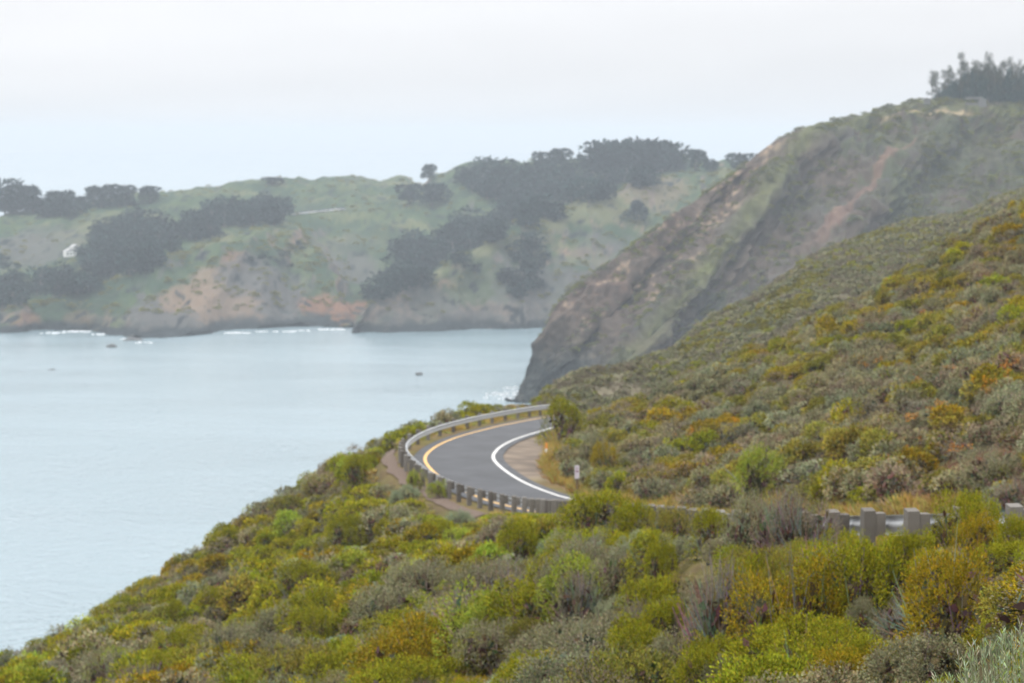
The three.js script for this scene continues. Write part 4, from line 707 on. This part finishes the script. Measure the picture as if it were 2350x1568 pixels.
foam([[545, 763, 60, 1.5, 10], [600, 760, 30, 2, 8], [690, 758, 40, 2, 7], [760, 755, 60, 2, 10], [650, 760, 50, 1.5, 6]], 'long surf line along the cove below the tan cliffs');
foam([[1158, 902, 60, 12, 14], [1170, 912, 50, 10, 8], [1128, 908, 40, 12, 5], [1172, 890, 36, 8, 6]], 'white swirl of foam beside the foot of the cliff');
const rockMat = std({ color: rgb(0.06, 0.06, 0.058), roughness: 0.8, bumpMap, bumpScale: 0.1 });
for (const [u, v, w, h, label] of [[256, 797, 24, 9, 'dark flat rock in the water off the left spur'], [961, 861, 17, 9, 'dark rock alone in the middle of the bay'], [305, 781, 44, 7, 'low dark ledge at the tip of the left spur'], [118, 849, 20, 3, 'faint low rock at the left side of the bay'], [1212, 741, 60, 26, 'dark shore rock at the right end of the middle spur'], [1085, 748, 60, 12, 'low shore rock below the middle spur']]) {
  const o = new THREE.Vector3(0, H, 0), dir = P(u, v, 1000).sub(o), p = o.addScaledVector(dir, -H / dir.y), m = 0.00018 * -p.z, g = mergeVertices(new THREE.IcosahedronGeometry(1, 4).deleteAttribute('uv').deleteAttribute('normal')), q = g.attributes.position;
  for (let i = 0; i < q.count; i++) { const f = 1 + 0.55 * fbm(q.getX(i) * 1.4 + u, q.getY(i) * 1.4, q.getZ(i) * 1.4, 4); q.setXYZ(i, q.getX(i) * f * w * m / 2, q.getY(i) * f * h * m * 0.9, q.getZ(i) * f * w * m * 0.4); }
  g.computeVertexNormals(); const k = add('sea_rock', g, rockMat, label, 'rock'); k.position.set(p.x, -0.1 * h * m, p.z);
}
const box = (w, h, d, x, y, z) => new THREE.BoxGeometry(w, h, d).translate(x, y, z);
{
  const white = std({ color: rgb(0.72, 0.72, 0.70), roughness: 0.85 }), roof = std({ color: rgb(0.42, 0.42, 0.42), roughness: 0.9 }), glass = std({ color: rgb(0.05, 0.06, 0.07), roughness: 0.2 });
  const p = headHit(160, 588); p.y -= 0.5;
  const gable = (w, h, d) => { const s = new THREE.Shape([new THREE.Vector2(-w / 2 - 0.4, 0), new THREE.Vector2(w / 2 + 0.4, 0), new THREE.Vector2(0, h)]); return new THREE.ExtrudeGeometry(s, { depth: d + 0.6, bevelEnabled: false }).translate(0, 0, -d / 2 - 0.3); };
  const b = thing('white_house', 'small white house with a pale roof at the left edge of the large wood', 'house', p); b.rotation.y = 0.5;
  part(b, 'wall', box(8, 4, 5, 0, 2, 0), white); part(b, 'roof', gable(8, 2.2, 5).translate(0, 4, 0), roof); for (const x of [-2.4, 0, 2.4]) part(b, 'window', box(1.1, 1.3, 0.1, x, 2.3, 2.53), glass);
  const q = headHit(172, 574); q.y -= 0.5; const c = thing('white_shed', 'pale shed just behind the small white house', 'shed', q); c.rotation.y = 0.7; part(c, 'wall', box(6, 3, 4, 0, 1.5, 0), white); part(c, 'roof', gable(6, 1.6, 4).translate(0, 3, 0), roof);
  // parked cars in a row
  const paints = [[0.74, 0.74, 0.74], [0.62, 0.63, 0.65], [0.78, 0.78, 0.77], [0.45, 0.47, 0.5], [0.7, 0.72, 0.74]].map((x) => std({ color: rgb(...x.map((q) => q * 0.75)), roughness: 0.35 })), tyre = std({ color: rgb(0.03, 0.03, 0.03) });
  const prof = (pts, d) => new THREE.ExtrudeGeometry(new THREE.Shape(pts.map(([x, y]) => new THREE.Vector2(x, y))), { depth: d, bevelEnabled: true, bevelSize: 0.06, bevelThickness: 0.06, bevelSegments: 1 }).translate(0, 0, -d / 2);
  const body = prof([[-2.2, 0.35], [2.2, 0.35], [2.2, 0.85], [1.2, 1.0], [-2.1, 1.0]], 1.7), cab = prof([[-1.9, 1.06], [0.95, 1.06], [0.3, 1.65], [-1.4, 1.68]], 1.5), wheel = new THREE.CylinderGeometry(0.34, 0.34, 0.24, 12).rotateX(Math.PI / 2);
  const n = 12; const ord = ['first', 'second', 'third', 'fourth', 'fifth', 'sixth', 'seventh', 'eighth', 'ninth', 'tenth', 'eleventh', 'twelfth'];
  for (let k = 0; k < n; k++) {
    const u = 672 + k * 10.4, v = 494 - (k / n) * 13, s = headHit(u, v); if (!s) continue;
    const car = thing('parked_car', `pale parked car, ${ord[k]} from the left in the row beside the rectangular wood`, 'car', s, 'cars parked in a row on the headland'); car.rotation.y = 0.35 + (k % 3) * 0.03 + Math.PI / 2 * (k % 4 === 1 ? 0 : 0); car.scale.set(1.05, 1.2, 1.05);
    part(car, 'body', body, paints[(k * 3) % 5]); part(car, 'cabin', cab, glass); for (const x of [-1.35, 1.35]) for (const z of [-0.85, 0.85]) part(car, 'wheel', wheel, tyre).position.set(x, 0.34, z);
  }
  const conc = std({ color: rgb(0.15, 0.148, 0.14), roughness: 0.95, map: grainMap });
  const w = P(2238, 246, 1216), t = thing('concrete_wall', 'pale concrete parapet with a corner block before the hilltop stand', 'wall', new THREE.Vector3(w.x, w.y, w.z)); part(t, 'parapet', box(9, 1.0, 0.6, -0.5, 4.6, 0), conc); part(t, 'corner_block', box(4, 4.2, 1.2, 3.6, 2.2, 0.2), conc); part(t, 'footing', box(8, 1.2, 1, -1, 1.6, -0.2), conc);
  const w2 = P(2128, 238, 1222), t2 = thing('concrete_block', 'small pale concrete block at the left foot of the hilltop stand', 'block', w2); part(t2, 'block', box(3.2, 2.6, 2, 0, 1, 0), conc); part(t2, 'slab', box(3.6, 0.4, 2.3, 0, 2.5, 0), conc);
}

renderer.render(scene, camera);
